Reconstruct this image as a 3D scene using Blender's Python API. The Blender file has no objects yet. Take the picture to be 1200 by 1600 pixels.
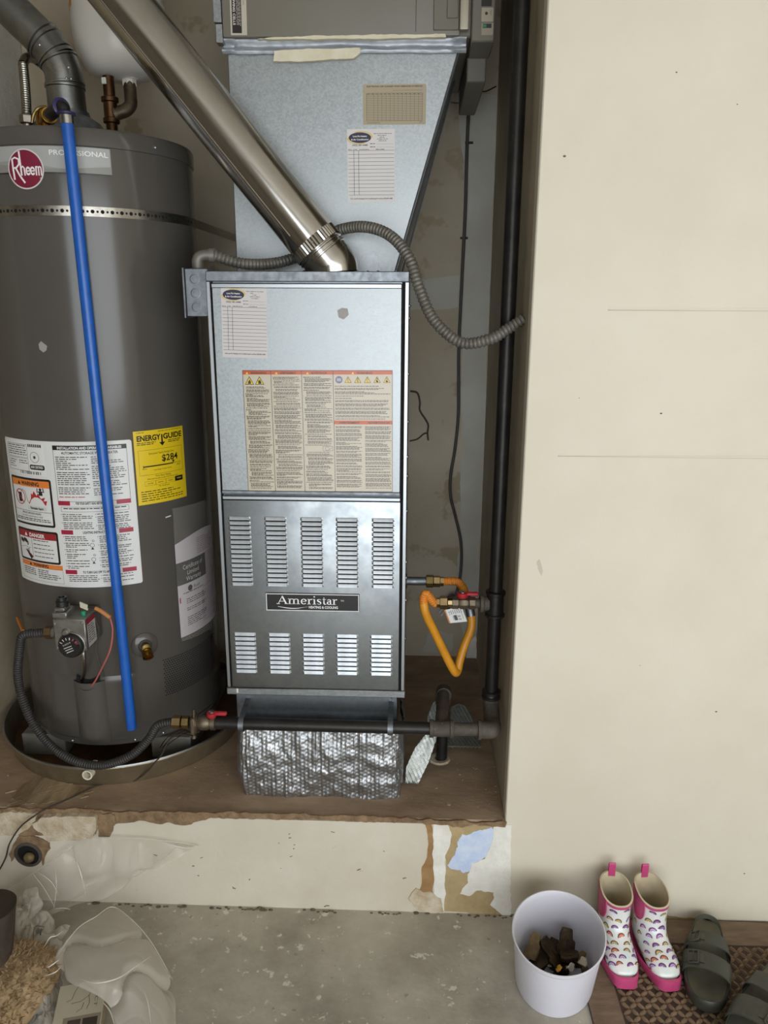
import bpy, bmesh, math, random
from mathutils import Vector, Matrix, noise as mnoise
R_ = math.radians
rng = random.Random(7)
sc = bpy.context.scene
C = sc.collection

# ------------------------------------------------------------------ camera
F_PX, PITCH, YAW, ROLL, CAM_H = 1210.0, 15.107, 2.036, 0.2425, 1.4934
_p, _y, _r = R_(PITCH), R_(YAW), R_(ROLL)
FW = Vector((-math.sin(_y)*math.cos(_p), math.cos(_y)*math.cos(_p), -math.sin(_p)))
_rt = Vector((math.cos(_y), math.sin(_y), 0)); _up = _rt.cross(FW)
RT = _rt*math.cos(_r) + _up*math.sin(_r); UP = -_rt*math.sin(_r) + _up*math.cos(_r)
CAM = Vector((0, 0, CAM_H))
cd = bpy.data.cameras.new('camera'); cam = bpy.data.objects.new('camera', cd); C.objects.link(cam)
cd.sensor_fit = 'VERTICAL'; cd.sensor_height = 36.0; cd.lens = F_PX*36.0/1600.0
cd.clip_start = 0.02
cam.matrix_world = Matrix(((RT.x, UP.x, -FW.x, 0), (RT.y, UP.y, -FW.y, 0), (RT.z, UP.z, -FW.z, CAM_H), (0, 0, 0, 1)))
sc.camera = cam

# ------------------------------------------------------------------ light
w = bpy.data.worlds.new('sky'); sc.world = w; w.use_nodes = True
bg = w.node_tree.nodes['Background']
bg.inputs[0].default_value = (0.80, 0.90, 1.0, 1); bg.inputs[1].default_value = 3.0
# daylight through the open garage door behind the photographer
def area(name, loc, rot, sx, sy, power, col):
    l = bpy.data.lights.new(name, 'AREA'); l.shape = 'RECTANGLE'; l.size = sx; l.size_y = sy
    l.energy = power; l.color = col
    o = bpy.data.objects.new(name, l); o.location = loc; o.rotation_euler = rot; C.objects.link(o); return o
area('garage_door_daylight', (1.05, -1.75, 1.08), (R_(90), 0, R_(0)), 3.8, 2.1, 50.5, (1.0, 0.968, 0.93))
sc.view_settings.view_transform = 'Standard'; sc.view_settings.look = 'None'
sc.view_settings.gamma = 1.0; sc.view_settings.use_curve_mapping = False
sc.view_settings.exposure = 0.0

# ------------------------------------------------------------------ measuring: a sight line met with a real plane
def ray(u, v): return FW + RT*((u-600)/F_PX) - UP*((v-800)/F_PX)
def at(u, v, X=None, Y=None, Z=None):
    d = ray(u, v)
    if Y is not None: t = Y/d.y
    elif Z is not None: t = (Z-CAM_H)/d.z
    else: t = X/d.x
    return CAM + d*t

# ------------------------------------------------------------------ materials
def lin(c):
    if isinstance(c, str):
        c = c.lstrip('#'); c = [int(c[i:i+2], 16)/255 for i in (0, 2, 4)]
        return tuple((x/12.92 if x <= .04045 else ((x+.055)/1.055)**2.4) for x in c)
    return tuple(c)
MATS = {}
def mat(name, col, rough=.6, metal=0., col2=None, scale=8., contrast=(.35, .65), bump=0., bscale=60., detail=5., rough2=None,
        voronoi=False, spec=.5, trans=0., stretch=None, col3=None, scale3=40., thr3=.68, coat=0.):
    m = bpy.data.materials.new(name); m.use_nodes = True; MATS[name] = m
    nt = m.node_tree; N = nt.nodes; L = nt.links; b = N['Principled BSDF']
    b.inputs['Base Color'].default_value = (*lin(col), 1); b.inputs['Roughness'].default_value = rough
    b.inputs['Metallic'].default_value = metal; b.inputs['Specular IOR Level'].default_value = spec
    b.inputs['Coat Weight'].default_value = coat; b.inputs['Coat Roughness'].default_value = .15
    tc = N.new('ShaderNodeTexCoord'); vec = tc.outputs['Object']
    if stretch:
        mp = N.new('ShaderNodeMapping'); mp.inputs['Scale'].default_value = stretch; L.new(vec, mp.inputs['Vector']); vec = mp.outputs['Vector']
    def noise(s, d=detail):
        n = N.new('ShaderNodeTexNoise'); n.inputs['Scale'].default_value = s; n.inputs['Detail'].default_value = d
        n.inputs['Roughness'].default_value = .62; L.new(vec, n.inputs['Vector']); return n.outputs['Fac']
    if col2 is not None:
        if voronoi:
            n = N.new('ShaderNodeTexVoronoi'); n.inputs['Scale'].default_value = scale; L.new(vec, n.inputs['Vector'])
            sep = N.new('ShaderNodeSeparateColor'); L.new(n.outputs['Color'], sep.inputs[0]); f0 = sep.outputs[0]
            n2 = noise(scale*.12, 6)
            mx = N.new('ShaderNodeMath'); mx.operation = 'ADD'; L.new(f0, mx.inputs[0]); L.new(n2, mx.inputs[1])
            hf = N.new('ShaderNodeMath'); hf.operation = 'MULTIPLY'; hf.inputs[1].default_value = .5; L.new(mx.outputs[0], hf.inputs[0]); fac = hf.outputs[0]
        else: fac = noise(scale)
        rp = N.new('ShaderNodeMapRange'); rp.inputs[1].default_value = contrast[0]; rp.inputs[2].default_value = contrast[1]; L.new(fac, rp.inputs[0])
        mix = N.new('ShaderNodeMix'); mix.data_type = 'RGBA'; L.new(rp.outputs[0], mix.inputs['Factor'])
        mix.inputs['A'].default_value = (*lin(col), 1); mix.inputs['B'].default_value = (*lin(col2), 1)
        out = mix.outputs['Result']
        if col3 is not None:
            f3 = noise(scale3, 3); r3 = N.new('ShaderNodeMapRange'); r3.inputs[1].default_value = thr3; r3.inputs[2].default_value = thr3+.05; L.new(f3, r3.inputs[0])
            m3 = N.new('ShaderNodeMix'); m3.data_type = 'RGBA'; L.new(r3.outputs[0], m3.inputs['Factor']); L.new(out, m3.inputs['A'])
            m3.inputs['B'].default_value = (*lin(col3), 1); out = m3.outputs['Result']
        L.new(out, b.inputs['Base Color'])
        if rough2 is not None:
            rr = N.new('ShaderNodeMapRange'); rr.inputs[3].default_value = rough; rr.inputs[4].default_value = rough2
            L.new(rp.outputs[0], rr.inputs[0]); L.new(rr.outputs[0], b.inputs['Roughness'])
    if bump:
        bn = N.new('ShaderNodeBump'); bn.inputs['Strength'].default_value = bump; bn.inputs['Distance'].default_value = .004
        L.new(noise(bscale), bn.inputs['Height']); L.new(bn.outputs[0], b.inputs['Normal'])
    if trans:
        t = N.new('ShaderNodeBsdfTransparent'); ms = N.new('ShaderNodeMixShader'); ms.inputs[0].default_value = trans
        o = N['Material Output']; L.new(b.outputs[0], ms.inputs[1]); L.new(t.outputs[0], ms.inputs[2]); L.new(ms.outputs[0], o.inputs['Surface'])
    return m
def print_mat(name, rough, spec=.5, coat=0.):
    m = bpy.data.materials.new(name); m.use_nodes = True; MATS[name] = m; N = m.node_tree.nodes; b = N['Principled BSDF']
    a = N.new('ShaderNodeAttribute'); a.attribute_name = 'Col'; m.node_tree.links.new(a.outputs['Color'], b.inputs['Base Color'])
    b.inputs['Roughness'].default_value = rough; b.inputs['Specular IOR Level'].default_value = spec; b.inputs['Coat Weight'].default_value = coat
    return m

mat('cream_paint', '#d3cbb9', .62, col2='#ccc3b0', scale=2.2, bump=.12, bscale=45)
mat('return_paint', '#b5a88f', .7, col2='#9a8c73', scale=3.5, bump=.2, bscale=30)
mat('back_paint', '#c9beaa', .75, col2='#b3a68e', scale=2.2, bump=.25, bscale=25, col3='#ab9d82', scale3=9., thr3=.60)
mat('mud_patch', '#c8c6bd', .75, col2='#bab6aa', scale=5, bump=.2, bscale=30)
mat('step_paint', '#cfc8b8', .65, col2='#c2b9a5', scale=3, bump=.25, bscale=35, col3='#9c8d74', scale3=30, thr3=.74)
mat('concrete', '#b4ad9e', .75, col2='#8f887a', scale=5, contrast=(.36, .66), bump=.35, bscale=50, col3='#cdc7ba', scale3=34, thr3=.63, detail=8)
mat('plywood', '#ad947a', .7, col2='#86705a', scale=7, contrast=(.3, .7), bump=.3, bscale=50, col3='#c2ae94', scale3=34, thr3=.70, detail=8, stretch=(1, 2.2, 1))
mat('raw_edge', '#937a5b', .85, col2='#6e573f', scale=40, bump=.8, bscale=120)
mat('plaster_chip', '#cbbfa9', .85, col2='#a99678', scale=30, bump=.8, bscale=90)
mat('scuff_joint_shade', '#bdb3a0', .7)
mat('worn_ply', '#a89474', .85, col2='#7d694e', scale=22, contrast=(.4, .6), bump=.6, bscale=60, stretch=(1.2, .25, 1))
mat('crumb', '#a39c8c', .9, col2='#8d8677', scale=60)
mat('white_chip', '#e4e2da', .8, col2='#d6d2c6', scale=25, bump=.4, bscale=90)
mat('tan_board', '#b29d76', .85, col2='#9e8961', scale=18, bump=.4, bscale=90)
mat('rust_stain', '#a08055', .85, col2='#8a673f', scale=20, bump=.5, bscale=90)
mat('blue_mud', '#b3c2df', .85, col2='#c9d3e2', scale=40, bump=.4, bscale=90)
mat('dirt', '#756a57', .95, col2='#574d3d', scale=50, bump=.9, bscale=150)
mat('low_bounce_wall', '#6e6354', .85, col2='#574d40', scale=3)
mat('garage_wall', '#d0c8b8', .8, col2='#c5bca9', scale=1.5)
mat('garage_ceiling', '#cfc9bf', .85, col2='#c5beb2', scale=1.5)
mat('galvanized', '#959a9b', .40, 1., col2='#a9adae', scale=260, contrast=(.2, .8), voronoi=True, rough2=.50, bump=.05, bscale=20)
mat('galvanized_smooth', '#9da3a8', .38, 1., col2='#8f959b', scale=30, rough2=.40, bump=.04, bscale=12)
mat('galvanized_dull', '#8b9094', .42, 1., col2='#7a7f84', scale=60, rough2=.55, bump=.08, bscale=20)
mat('flue_metal', '#cbc8c2', .15, 1., col2='#c2beb7', scale=9, rough2=.22)
mat('vent_metal', '#a3a4a1', .26, 1., col2='#868885', scale=14, rough2=.42, bump=.08, bscale=30)
mat('bare_edge', '#a9adb0', .36, 1.)
mat('louver_metal', '#b4b8ba', .40, 1., col2='#989c9f', scale=25)
mat('door_metal', '#a2a7aa', .34, 1., col2='#8f9497', scale=22, rough2=.42, bump=.03, bscale=10)
mat('grey_sticker', '#9a9592', .6)
mat('black_gap', '#0d0d0d', .9)
mat('heater_paint', '#56524d', .17, col2='#514d48', scale=2, spec=.45, bump=.012, bscale=6)
mat('heater_dark', '#3c3a37', .45, col2='#332f2c', scale=5)
mat('strap_metal', '#b2ada3', .32, 1., col2='#97928a', scale=60)
mat('olive_enamel', '#736e62', .42, col2='#6d685c', scale=3)
mat('olive_handle', '#8f8876', .35, .4)
mat('foil', '#b3b4b5', .42, 1., col2='#9fa1a2', scale=30, rough2=.5, bump=.25, bscale=40)
mat('foil_dull', '#a9aba8', .42, .75, col2='#93968f', scale=60, rough2=.5, bump=.3, bscale=50)
mat('duct_tape', '#b4b8bd', .45, .4, col2='#9fa4aa', scale=40, bump=.3, bscale=40)
mat('masking_tape', '#d9d2bb', .8, col2='#cfc6ab', scale=30, bump=.3, bscale=70)
mat('black_pipe', '#242220', .42, .5, col2='#302d2a', scale=18, bump=.2, bscale=60, col3='#5d564c', scale3=50, thr3=.72)
mat('dusty_pipe', '#5a5248', .7, .2, col2='#453f37', scale=25, bump=.4, bscale=80, col3='#857a6a', scale3=70, thr3=.66)
mat('black_rubber', '#2a2825', .55, col2='#353230', scale=30)
mat('conduit_gray', '#78756c', .5, .35, col2='#65625a', scale=40)
mat('yellow_coat', '#d3911f', .42, col2='#c5851c', scale=20)
mat('orange_coat', '#cf7f28', .5)
mat('nickel_brass', '#b59f78', .28, 1., col2='#a08a62', scale=40)
mat('brass', '#c79a48', .25, 1., col2='#a87d35', scale=30)
mat('dull_brass', '#8d7a4e', .45, .9, col2='#6f5d38', scale=40)
mat('copper', '#6f5138', .42, 1., col2='#4d3a28', scale=22, rough2=.5)
mat('bronze_fitting', '#7d715f', .5, .85, col2='#5e5446', scale=30)
mat('stainless', '#aaa69d', .25, 1.)
mat('white_enamel', '#dedad0', .3, col2='#d6d1c5', scale=4, spec=.5)
mat('white_plastic', '#e2e2ea', .38, col2='#d9d9e2', scale=6, spec=.4)
mat('pvc', '#d8d0bb', .45)
mat('blue_pex', '#1f5fb8', .33, col2='#1a55a8', scale=20)
mat('purple_plastic', '#2a2150', .35)
mat('black_plastic', '#1b1a19', .4)
mat('red_handle', '#a8232c', .4)
mat('cast_aluminium', '#a5a39c', .38, .9, col2='#8f8d87', scale=40, bump=.15, bscale=80)
mat('aluminium', '#b6b4ae', .25, 1.)
mat('green_button', '#1f8e68', .4)
mat('pink_wire', '#b5625c', .5)
mat('orange_sleeve', '#b87a45', .6)
mat('grey_cord', '#4d4a47', .6)
mat('dark_wire', '#3a3228', .7)
mat('pan_metal', '#a0947c', .34, .8, col2='#8a7d65', scale=12, rough2=.5)
mat('grey_block', '#6a675f', .75, col2='#5b574e', scale=20)
mat('rust_water', '#5a3f26', .4, col2='#3d2a1a', scale=20)
mat('clear_film', '#cfcabf', .20, spec=.7, trans=.86)
mat('bag_film', '#d8d1c4', .22, spec=.7, trans=.52)
mat('bag_film_thin', '#d8d1c4', .18, spec=.8, trans=.74)
mat('film_fold', '#e0dacd', .2, spec=.8, trans=.45)
mat('shag', '#b59c79', .95, col2='#9a805c', scale=60)
mat('brown_post', '#43352a', .7, col2='#2c231c', scale=15, bump=.5, bscale=40)
mat('kraft_box', '#9b8a70', .8)
mat('paper', '#d6d3cb', .6)
mat('bucket_white', '#d9d8e0', .38, col2='#d2d1da', scale=6, spec=.45)
mat('scrap_bronze', '#4a3c2a', .45, .7, col2='#2e2519', scale=40, bump=.4, bscale=80)
mat('scrap_tan', '#7d6a4a', .55, .3, col2='#5c4b32', scale=40)
mat('scrap_grey', '#9a9a94', .5, .5)
mat('boot_white', '#dcdcd8', .25, col2='#bfe0da', scale=30, contrast=(.55, .72), spec=.5, coat=.3)
mat('boot_pink', '#c04a78', .35, col2='#b5416e', scale=20)
mat('boot_lining', '#c9bda2', .8, col2='#b7aa8c', scale=20)
mat('sandal_rubber', '#37372f', .5, col2='#44453b', scale=9, bump=.1, bscale=60)
mat('sandal_bed', '#3d3d35', .6, col2='#57533f', scale=12)
mat('mat_border', '#7e6a55', .8, col2='#665444', scale=14, bump=.3, bscale=60, stretch=(1, 4, 1))
mat('mat_base', '#43342a', .9)
mat('mat_weave', '#806a52', .6, col2='#66513c', scale=40)
print_mat('print_matte', .6); print_mat('print_gloss', .22, .5); print_mat('print_satin', .38)

# ------------------------------------------------------------------ mesh collecting
class MB:
    def __init__(s): s.v = []; s.f = []; s.col = None
    def add(s, vs, fs):
        b = len(s.v); s.v += [Vector(p) for p in vs]; s.f += [tuple(b+i for i in f) for f in fs]; return s
    def box(s, x0, x1, y0, y1, z0, z1):
        return s.add([(x0,y0,z0),(x1,y0,z0),(x1,y1,z0),(x0,y1,z0),(x0,y0,z1),(x1,y0,z1),(x1,y1,z1),(x0,y1,z1)],
                     [(0,3,2,1),(4,5,6,7),(0,1,5,4),(1,2,6,5),(2,3,7,6),(3,0,4,7)])
    def obox(s, c, ax, ay, az, hx, hy, hz):
        c = Vector(c); P = []
        for k in (-1, 1):
            for (i, j) in ((-1,-1),(1,-1),(1,1),(-1,1)): P.append(c+ax*(hx*i)+ay*(hy*j)+az*(hz*k))
        return s.add(P, [(0,3,2,1),(4,5,6,7),(0,1,5,4),(1,2,6,5),(2,3,7,6),(3,0,4,7)])
    def tube(s, path, r, n=12, caps=True, closed=False):
        P = [Vector(p) for p in path]; m = len(P)
        rr = r if hasattr(r, '__len__') else [r]*m
        T = [(P[min(i+1, m-1)]-P[max(i-1, 0)]).normalized() for i in range(m)]
        a = Vector((0,0,1)) if abs(T[0].z) < .9 else Vector((1,0,0))
        u = T[0].cross(a).normalized(); V = []; 
        for i in range(m):
            u = (u - T[i]*u.dot(T[i])).normalized(); w_ = T[i].cross(u)
            for k in range(n):
                t = 2*math.pi*k/n; V.append(P[i]+(u*math.cos(t)+w_*math.sin(t))*rr[i])
        Fc = [(i*n+k, i*n+(k+1)%n, (i+1)*n+(k+1)%n, (i+1)*n+k) for i in range(m-1) for k in range(n)]
        if caps: Fc += [tuple(range(n-1, -1, -1)), tuple(range((m-1)*n, m*n))]
        return s.add(V, Fc)
    def cyl(s, a, b, r, r2=None, n=20, caps=True): return s.tube([a, b], [r, r if r2 is None else r2], n, caps)
    def lathe(s, o, axis, prof, n=28, caps=True, ang0=0., ang1=None, ref=None):
        o = Vector(o); ax = Vector(axis).normalized(); a = ref or (Vector((0,0,1)) if abs(ax.z) < .9 else Vector((1,0,0)))
        u = ax.cross(a).normalized(); w_ = ax.cross(u); V = []; m = len(prof); full = ang1 is None
        nn = n if full else n+1
        for (r, h) in prof:
            for k in range(nn):
                t = 2*math.pi*k/n if full else ang0+(ang1-ang0)*k/n
                V.append(o+ax*h+(u*math.cos(t)+w_*math.sin(t))*r)
        Fc = []
        for i in range(m-1):
            for k in range(n):
                k2 = (k+1) % n if full else k+1
                Fc.append((i*nn+k, i*nn+k2, (i+1)*nn+k2, (i+1)*nn+k))
        if caps and full:
            if prof[0][0] > 1e-6: Fc.append(tuple(range(n-1, -1, -1)))
            if prof[-1][0] > 1e-6: Fc.append(tuple(range((m-1)*n, m*n)))
        return s.add(V, Fc)
    def prism(s, pts, o, ux, uy, d):
        o = Vector(o); n = len(pts); A = [o+ux*p[0]+uy*p[1] for p in pts]; D = Vector(d)
        V = A+[p+D for p in A]
        return s.add(V, [tuple(range(n-1, -1, -1)), tuple(range(n, 2*n))]+[(i, (i+1) % n, n+(i+1) % n, n+i) for i in range(n)])
    def sphere(s, c, r, n=12, sq=(1,1,1)):
        c = Vector(c); V = []; m = n//2
        for i in range(m+1):
            t = math.pi*i/m
            for k in range(n):
                p = 2*math.pi*k/n; V.append(c+Vector((math.sin(t)*math.cos(p)*sq[0], math.sin(t)*math.sin(p)*sq[1], math.cos(t)*sq[2]))*r)
        return s.add(V, [(i*n+k, i*n+(k+1) % n, (i+1)*n+(k+1) % n, (i+1)*n+k) for i in range(m) for k in range(n)])
    def grid(s, fn, nu, nv):
        V = [fn(i/nu, j/nv) for j in range(nv+1) for i in range(nu+1)]
        return s.add(V, [(j*(nu+1)+i, j*(nu+1)+i+1, (j+1)*(nu+1)+i+1, (j+1)*(nu+1)+i) for j in range(nv) for i in range(nu)])

def spline(pts, n=10):
    P = [Vector(p) for p in pts]; P = [P[0]*2-P[1]]+P+[P[-1]*2-P[-2]]; out = []
    for i in range(1, len(P)-2):
        for k in range(n):
            t = k/n; a, b, c, d = P[i-1], P[i], P[i+1], P[i+2]
            out.append(.5*((2*b)+(c-a)*t+(2*a-5*b+4*c-d)*t*t+(3*b-a-3*c+d)*t**3))
    out.append(P[-2]); return out
def resample(path, step):
    out = [path[0]]; acc = 0.
    for a, b in zip(path, path[1:]):
        L = (b-a).length
        if L < 1e-9: continue
        d = step-acc
        while d <= L: out.append(a+(b-a)*(d/L)); d += step
        acc = L-(d-step)
    return out
def ribbed(m, pts, r, pitch, amp, n=12, sm=10, saw=False):
    q = resample(spline(pts, sm), pitch/4)
    pr = (0, .8, 1, .8) if not saw else (0, .5, 1., .95)
    return m.tube(q, [r-amp+amp*pr[i % 4] for i in range(len(q))], n)
def nz(p, s): return mnoise.noise(Vector(p)*s)

ORG = {}
def tag(o, label=None, cat=None, group=None, kind=None):
    if label: o['label'] = label
    if cat: o['category'] = cat
    if group: o['group'] = group
    if kind: o['kind'] = kind
    return o
def thing(name, loc, label, cat, group=None):
    o = bpy.data.objects.new(name, None); C.objects.link(o); o.location = loc; o.empty_display_size = .05
    ORG[o.name] = Vector(loc); return tag(o, label, cat, group)
def obj(name, m, material, parent=None, label=None, cat=None, group=None, kind=None, bevel=0., seg=1, smooth=True, angle=38, loc=None):
    if parent is not None: off = ORG[parent.name]
    elif loc is not None: off = Vector(loc)
    else:
        xs = [p.x for p in m.v]; ys = [p.y for p in m.v]
        off = Vector(((min(xs)+max(xs))/2, (min(ys)+max(ys))/2, min(p.z for p in m.v)))
    me = bpy.data.meshes.new(name); me.from_pydata([p-off for p in m.v], [], m.f); me.update()
    bm = bmesh.new(); bm.from_mesh(me)
    if m.col is None:
        bmesh.ops.recalc_face_normals(bm, faces=bm.faces[:])
    if bevel:
        es = [e for e in bm.edges if len(e.link_faces) == 2 and e.calc_face_angle(0) > R_(30)]
        bmesh.ops.bevel(bm, geom=es, offset=bevel, segments=seg, profile=.6, affect='EDGES', clamp_overlap=True)
    bm.to_mesh(me); bm.free()
    if m.col is not None:
        a = me.color_attributes.new('Col', 'FLOAT_COLOR', 'CORNER')
        flat = []
        for p_, c_ in zip(me.polygons, m.col): flat += [*c_, 1.]*p_.loop_total
        a.data.foreach_set('color', flat)
    if smooth: me.shade_smooth(); me.set_sharp_from_angle(angle=R_(angle))
    me.materials.append(MATS[material] if isinstance(material, str) else material)
    o = bpy.data.objects.new(name, me); C.objects.link(o)
    if parent is not None: o.parent = parent; ORG[o.name] = off
    else: o.location = off; ORG[o.name] = off
    return tag(o, label, cat, group, kind)
def twin(src, parent, delta, name=None):
    c = src.copy(); c.name = name or src.name.split('.')[0]; C.objects.link(c); c.parent = parent; c.location = src.location+Vector(delta); return c
def struct(name, m, material, **k): return obj(name, m, material, kind='structure', **k)

# ------------------------------------------------------------------ flat print
_TX = {}
def text2d(s, bold=0.):
    key = (s, bold)
    if key not in _TX:
        cu = bpy.data.curves.new('t', 'FONT'); cu.body = s; cu.size = 1.; cu.resolution_u = 3; cu.offset = bold
        o = bpy.data.objects.new('t', cu); C.objects.link(o)
        dg = bpy.context.evaluated_depsgraph_get(); me = bpy.data.meshes.new_from_object(o.evaluated_get(dg))
        V = [(v.co.x, v.co.y) for v in me.vertices]; Fc = [tuple(p.vertices) for p in me.polygons]
        bpy.data.objects.remove(o); bpy.data.curves.remove(cu); bpy.data.meshes.remove(me)
        x0 = min(p[0] for p in V); x1 = max(p[0] for p in V)
        _TX[key] = ([(x-x0, y) for x, y in V], Fc, x1-x0)
    return _TX[key]
class Decal:
    """coloured flat shapes in (u, v) metres; layer k lies a hair above layer k-1"""
    def __init__(s, seg=None): s.v = []; s.f = []; s.c = []; s.seg = seg
    def raw(s, pts, faces, col, lay):
        b = len(s.v); s.v += [(p[0], p[1], lay) for p in pts]; c = lin(col)
        for f in faces: s.f.append(tuple(b+i for i in f)); s.c.append(c)
    def rect(s, x0, y0, x1, y1, col, lay=1):
        n = max(1, int(math.ceil(abs(x1-x0)/s.seg))) if s.seg else 1
        P = [(x0+(x1-x0)*i/n, y) for i in range(n+1) for y in (y0, y1)]
        s.raw(P, [(2*i, 2*i+2, 2*i+3, 2*i+1) for i in range(n)], col, lay)
    def frame(s, x0, y0, x1, y1, t, col, lay=1):
        s.rect(x0, y0, x1, y0+t, col, lay); s.rect(x0, y1-t, x1, y1, col, lay); s.rect(x0, y0+t, x0+t, y1-t, col, lay); s.rect(x1-t, y0+t, x1, y1-t, col, lay)
    def rrect(s, x0, y0, x1, y1, r, col, lay=1):
        pts = []
        for (cx, cy, a) in ((x1-r, y1-r, 0), (x0+r, y1-r, 90), (x0+r, y0+r, 180), (x1-r, y0+r, 270)):
            for k in range(5): t = R_(a+k*22.5); pts.append((cx+r*math.cos(t), cy+r*math.sin(t)))
        if s.seg:   # split for curved sheets
            s.rect(x0+r, y0, x1-r, y1, col, lay); s.rect(x0, y0+r, x0+r, y1-r, col, lay); s.rect(x1-r, y0+r, x1, y1-r, col, lay)
            for (cx, cy, a) in ((x1-r, y1-r, 0), (x0+r, y1-r, 90), (x0+r, y0+r, 180), (x1-r, y0+r, 270)): s.fan(cx, cy, r, r, col, lay, R_(a), R_(a+90), 6)
        else: s.poly(pts, col, lay)
    def poly(s, pts, col, lay=1): s.raw(pts, [tuple(range(len(pts)))], col, lay)
    def fan(s, cx, cy, rx, ry, col, lay=1, a0=0., a1=2*math.pi, n=32):
        P = [(cx, cy)]+[(cx+rx*math.cos(a0+(a1-a0)*k/n), cy+ry*math.sin(a0+(a1-a0)*k/n)) for k in range(n+1)]
        s.raw(P, [(0, k+1, k+2) for k in range(n)], col, lay)
    def arc(s, cx, cy, r0, r1, col, lay=1, a0=0., a1=2*math.pi, n=24, ry=1.):
        P = []
        for k in range(n+1):
            t = a0+(a1-a0)*k/n
            for r in (r0, r1): P.append((cx+r*math.cos(t), cy+r*ry*math.sin(t)))
        s.raw(P, [(2*k, 2*k+1, 2*k+3, 2*k+2) for k in range(n)], col, lay)
    def stroke(s, pts, wd, col, lay=1):
        ws = wd if hasattr(wd, '__len__') else [wd]*len(pts); P = []; n = len(pts)
        for i in range(n):
            a = pts[max(i-1, 0)]; b = pts[min(i+1, n-1)]; dx, dy = b[0]-a[0], b[1]-a[1]; L = math.hypot(dx, dy) or 1
            ox, oy = -dy/L*ws[i]/2, dx/L*ws[i]/2; P += [(pts[i][0]-ox, pts[i][1]-oy), (pts[i][0]+ox, pts[i][1]+oy)]
        s.raw(P, [(2*i, 2*i+2, 2*i+3, 2*i+1) for i in range(n-1)], col, lay)
    def text(s, t, x, y, h, col, lay=2, width=None, align='l', bold=0., rot=0.):
        V, Fc, wd = text2d(t, bold); sy = h/.72; sx = sy if width is None else width/wd
        off = 0 if align == 'l' else (-wd*sx/2 if align == 'c' else -wd*sx)
        ca, sa = math.cos(rot), math.sin(rot); P = []
        for a, b in V:
            a2, b2 = a*sx+off, b*sy; P.append((x+a2*ca-b2*sa, y+a2*sa+b2*ca))
        s.raw(P, Fc, col, lay)
    def para(s, x0, y0, x1, y1, pitch, col, lay=1, r=None, ink=.5, ragged=.25, indent=0.):
        r = r or rng; y = y1
        while y-pitch >= y0-1e-9:
            xe = x1-(x1-x0)*r.random()*ragged*(1 if r.random() < .5 else .3); x = x0+indent
            if r.random() < .12: xe = x0+(x1-x0)*r.uniform(.3, .7)
            while x < xe-pitch*.3:
                wl = pitch*r.uniform(.7, 3.2); e = min(x+wl, xe)
                s.rect(x, y-pitch*(.25+ink), e, y-pitch*.25, col, lay); x = e+pitch*.45
            y -= pitch
    def build(s, name, fn, material, parent, label=None):
        m = MB(); m.v = [Vector(fn(*p)) for p in s.v]; m.f = s.f; m.col = s.c
        return obj(name, m, material, parent, label, smooth=False)
def plane_map(o, ux, uy, n, lift=.0004, step=.00018):
    o = Vector(o); return lambda u, v, l: o+ux*u+uy*v+n*(lift+l*step)
XA, YA, ZA = Vector((1,0,0)), Vector((0,1,0)), Vector((0,0,1))
# ------------------------------------------------------------------ the setting
YS, XR, ZL, YB, XL, CEIL = 1.637, .2403, .2734, 2.549, -1.19, 2.62
floor = struct('floor', MB().box(-3.0, 3.0, -1.8, YS+.02, -.05, 0), 'concrete')
wall_right = struct('wall_right', MB().box(XR, 3.0, YS, YS+.045, 0, CEIL), 'cream_paint', bevel=.003)
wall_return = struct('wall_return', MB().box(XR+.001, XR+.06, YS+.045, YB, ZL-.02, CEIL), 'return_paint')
wall_step = struct('wall_step', MB().box(XL-.06, XR, YS, YS+.02, 0, ZL-.012), 'step_paint')
wall_back = struct('wall_back', MB().box(XL-.06, XR+.06, YB, YB+.05, ZL-.02, CEIL), 'back_paint')
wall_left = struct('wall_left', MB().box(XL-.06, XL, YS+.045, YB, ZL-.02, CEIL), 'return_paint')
struct('wall_front_left', MB().box(-3.0, XL, YS, YS+.045, 0, CEIL), 'cream_paint')
ledge = struct('floor_ledge', MB().box(XL, XR, YS+.004, YB, ZL-.03, ZL), 'plywood')
struct('ceiling', MB().box(-3.0, 3.0, -1.8, YB+.05, CEIL, CEIL+.05), 'garage_ceiling')
struct('wall_garage_left', MB().box(-2.45, -2.4, -1.8, YS+.05, 0, CEIL), 'low_bounce_wall')  # unseen wall, set nearer and darkened to cut bounce light on the left
struct('wall_garage_right', MB().box(3.0, 3.05, -1.8, YS+.05, 0, CEIL), 'garage_wall')
DX0, DX1, DZ = -.9, 2.98, 2.2
struct('wall_garage_front', MB().box(-3.0, DX0, -1.85, -1.8, 0, CEIL).box(DX1, 3.0, -1.85, -1.8, 0, CEIL).box(DX0, DX1, -1.85, -1.8, DZ, CEIL), 'garage_wall')

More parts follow.
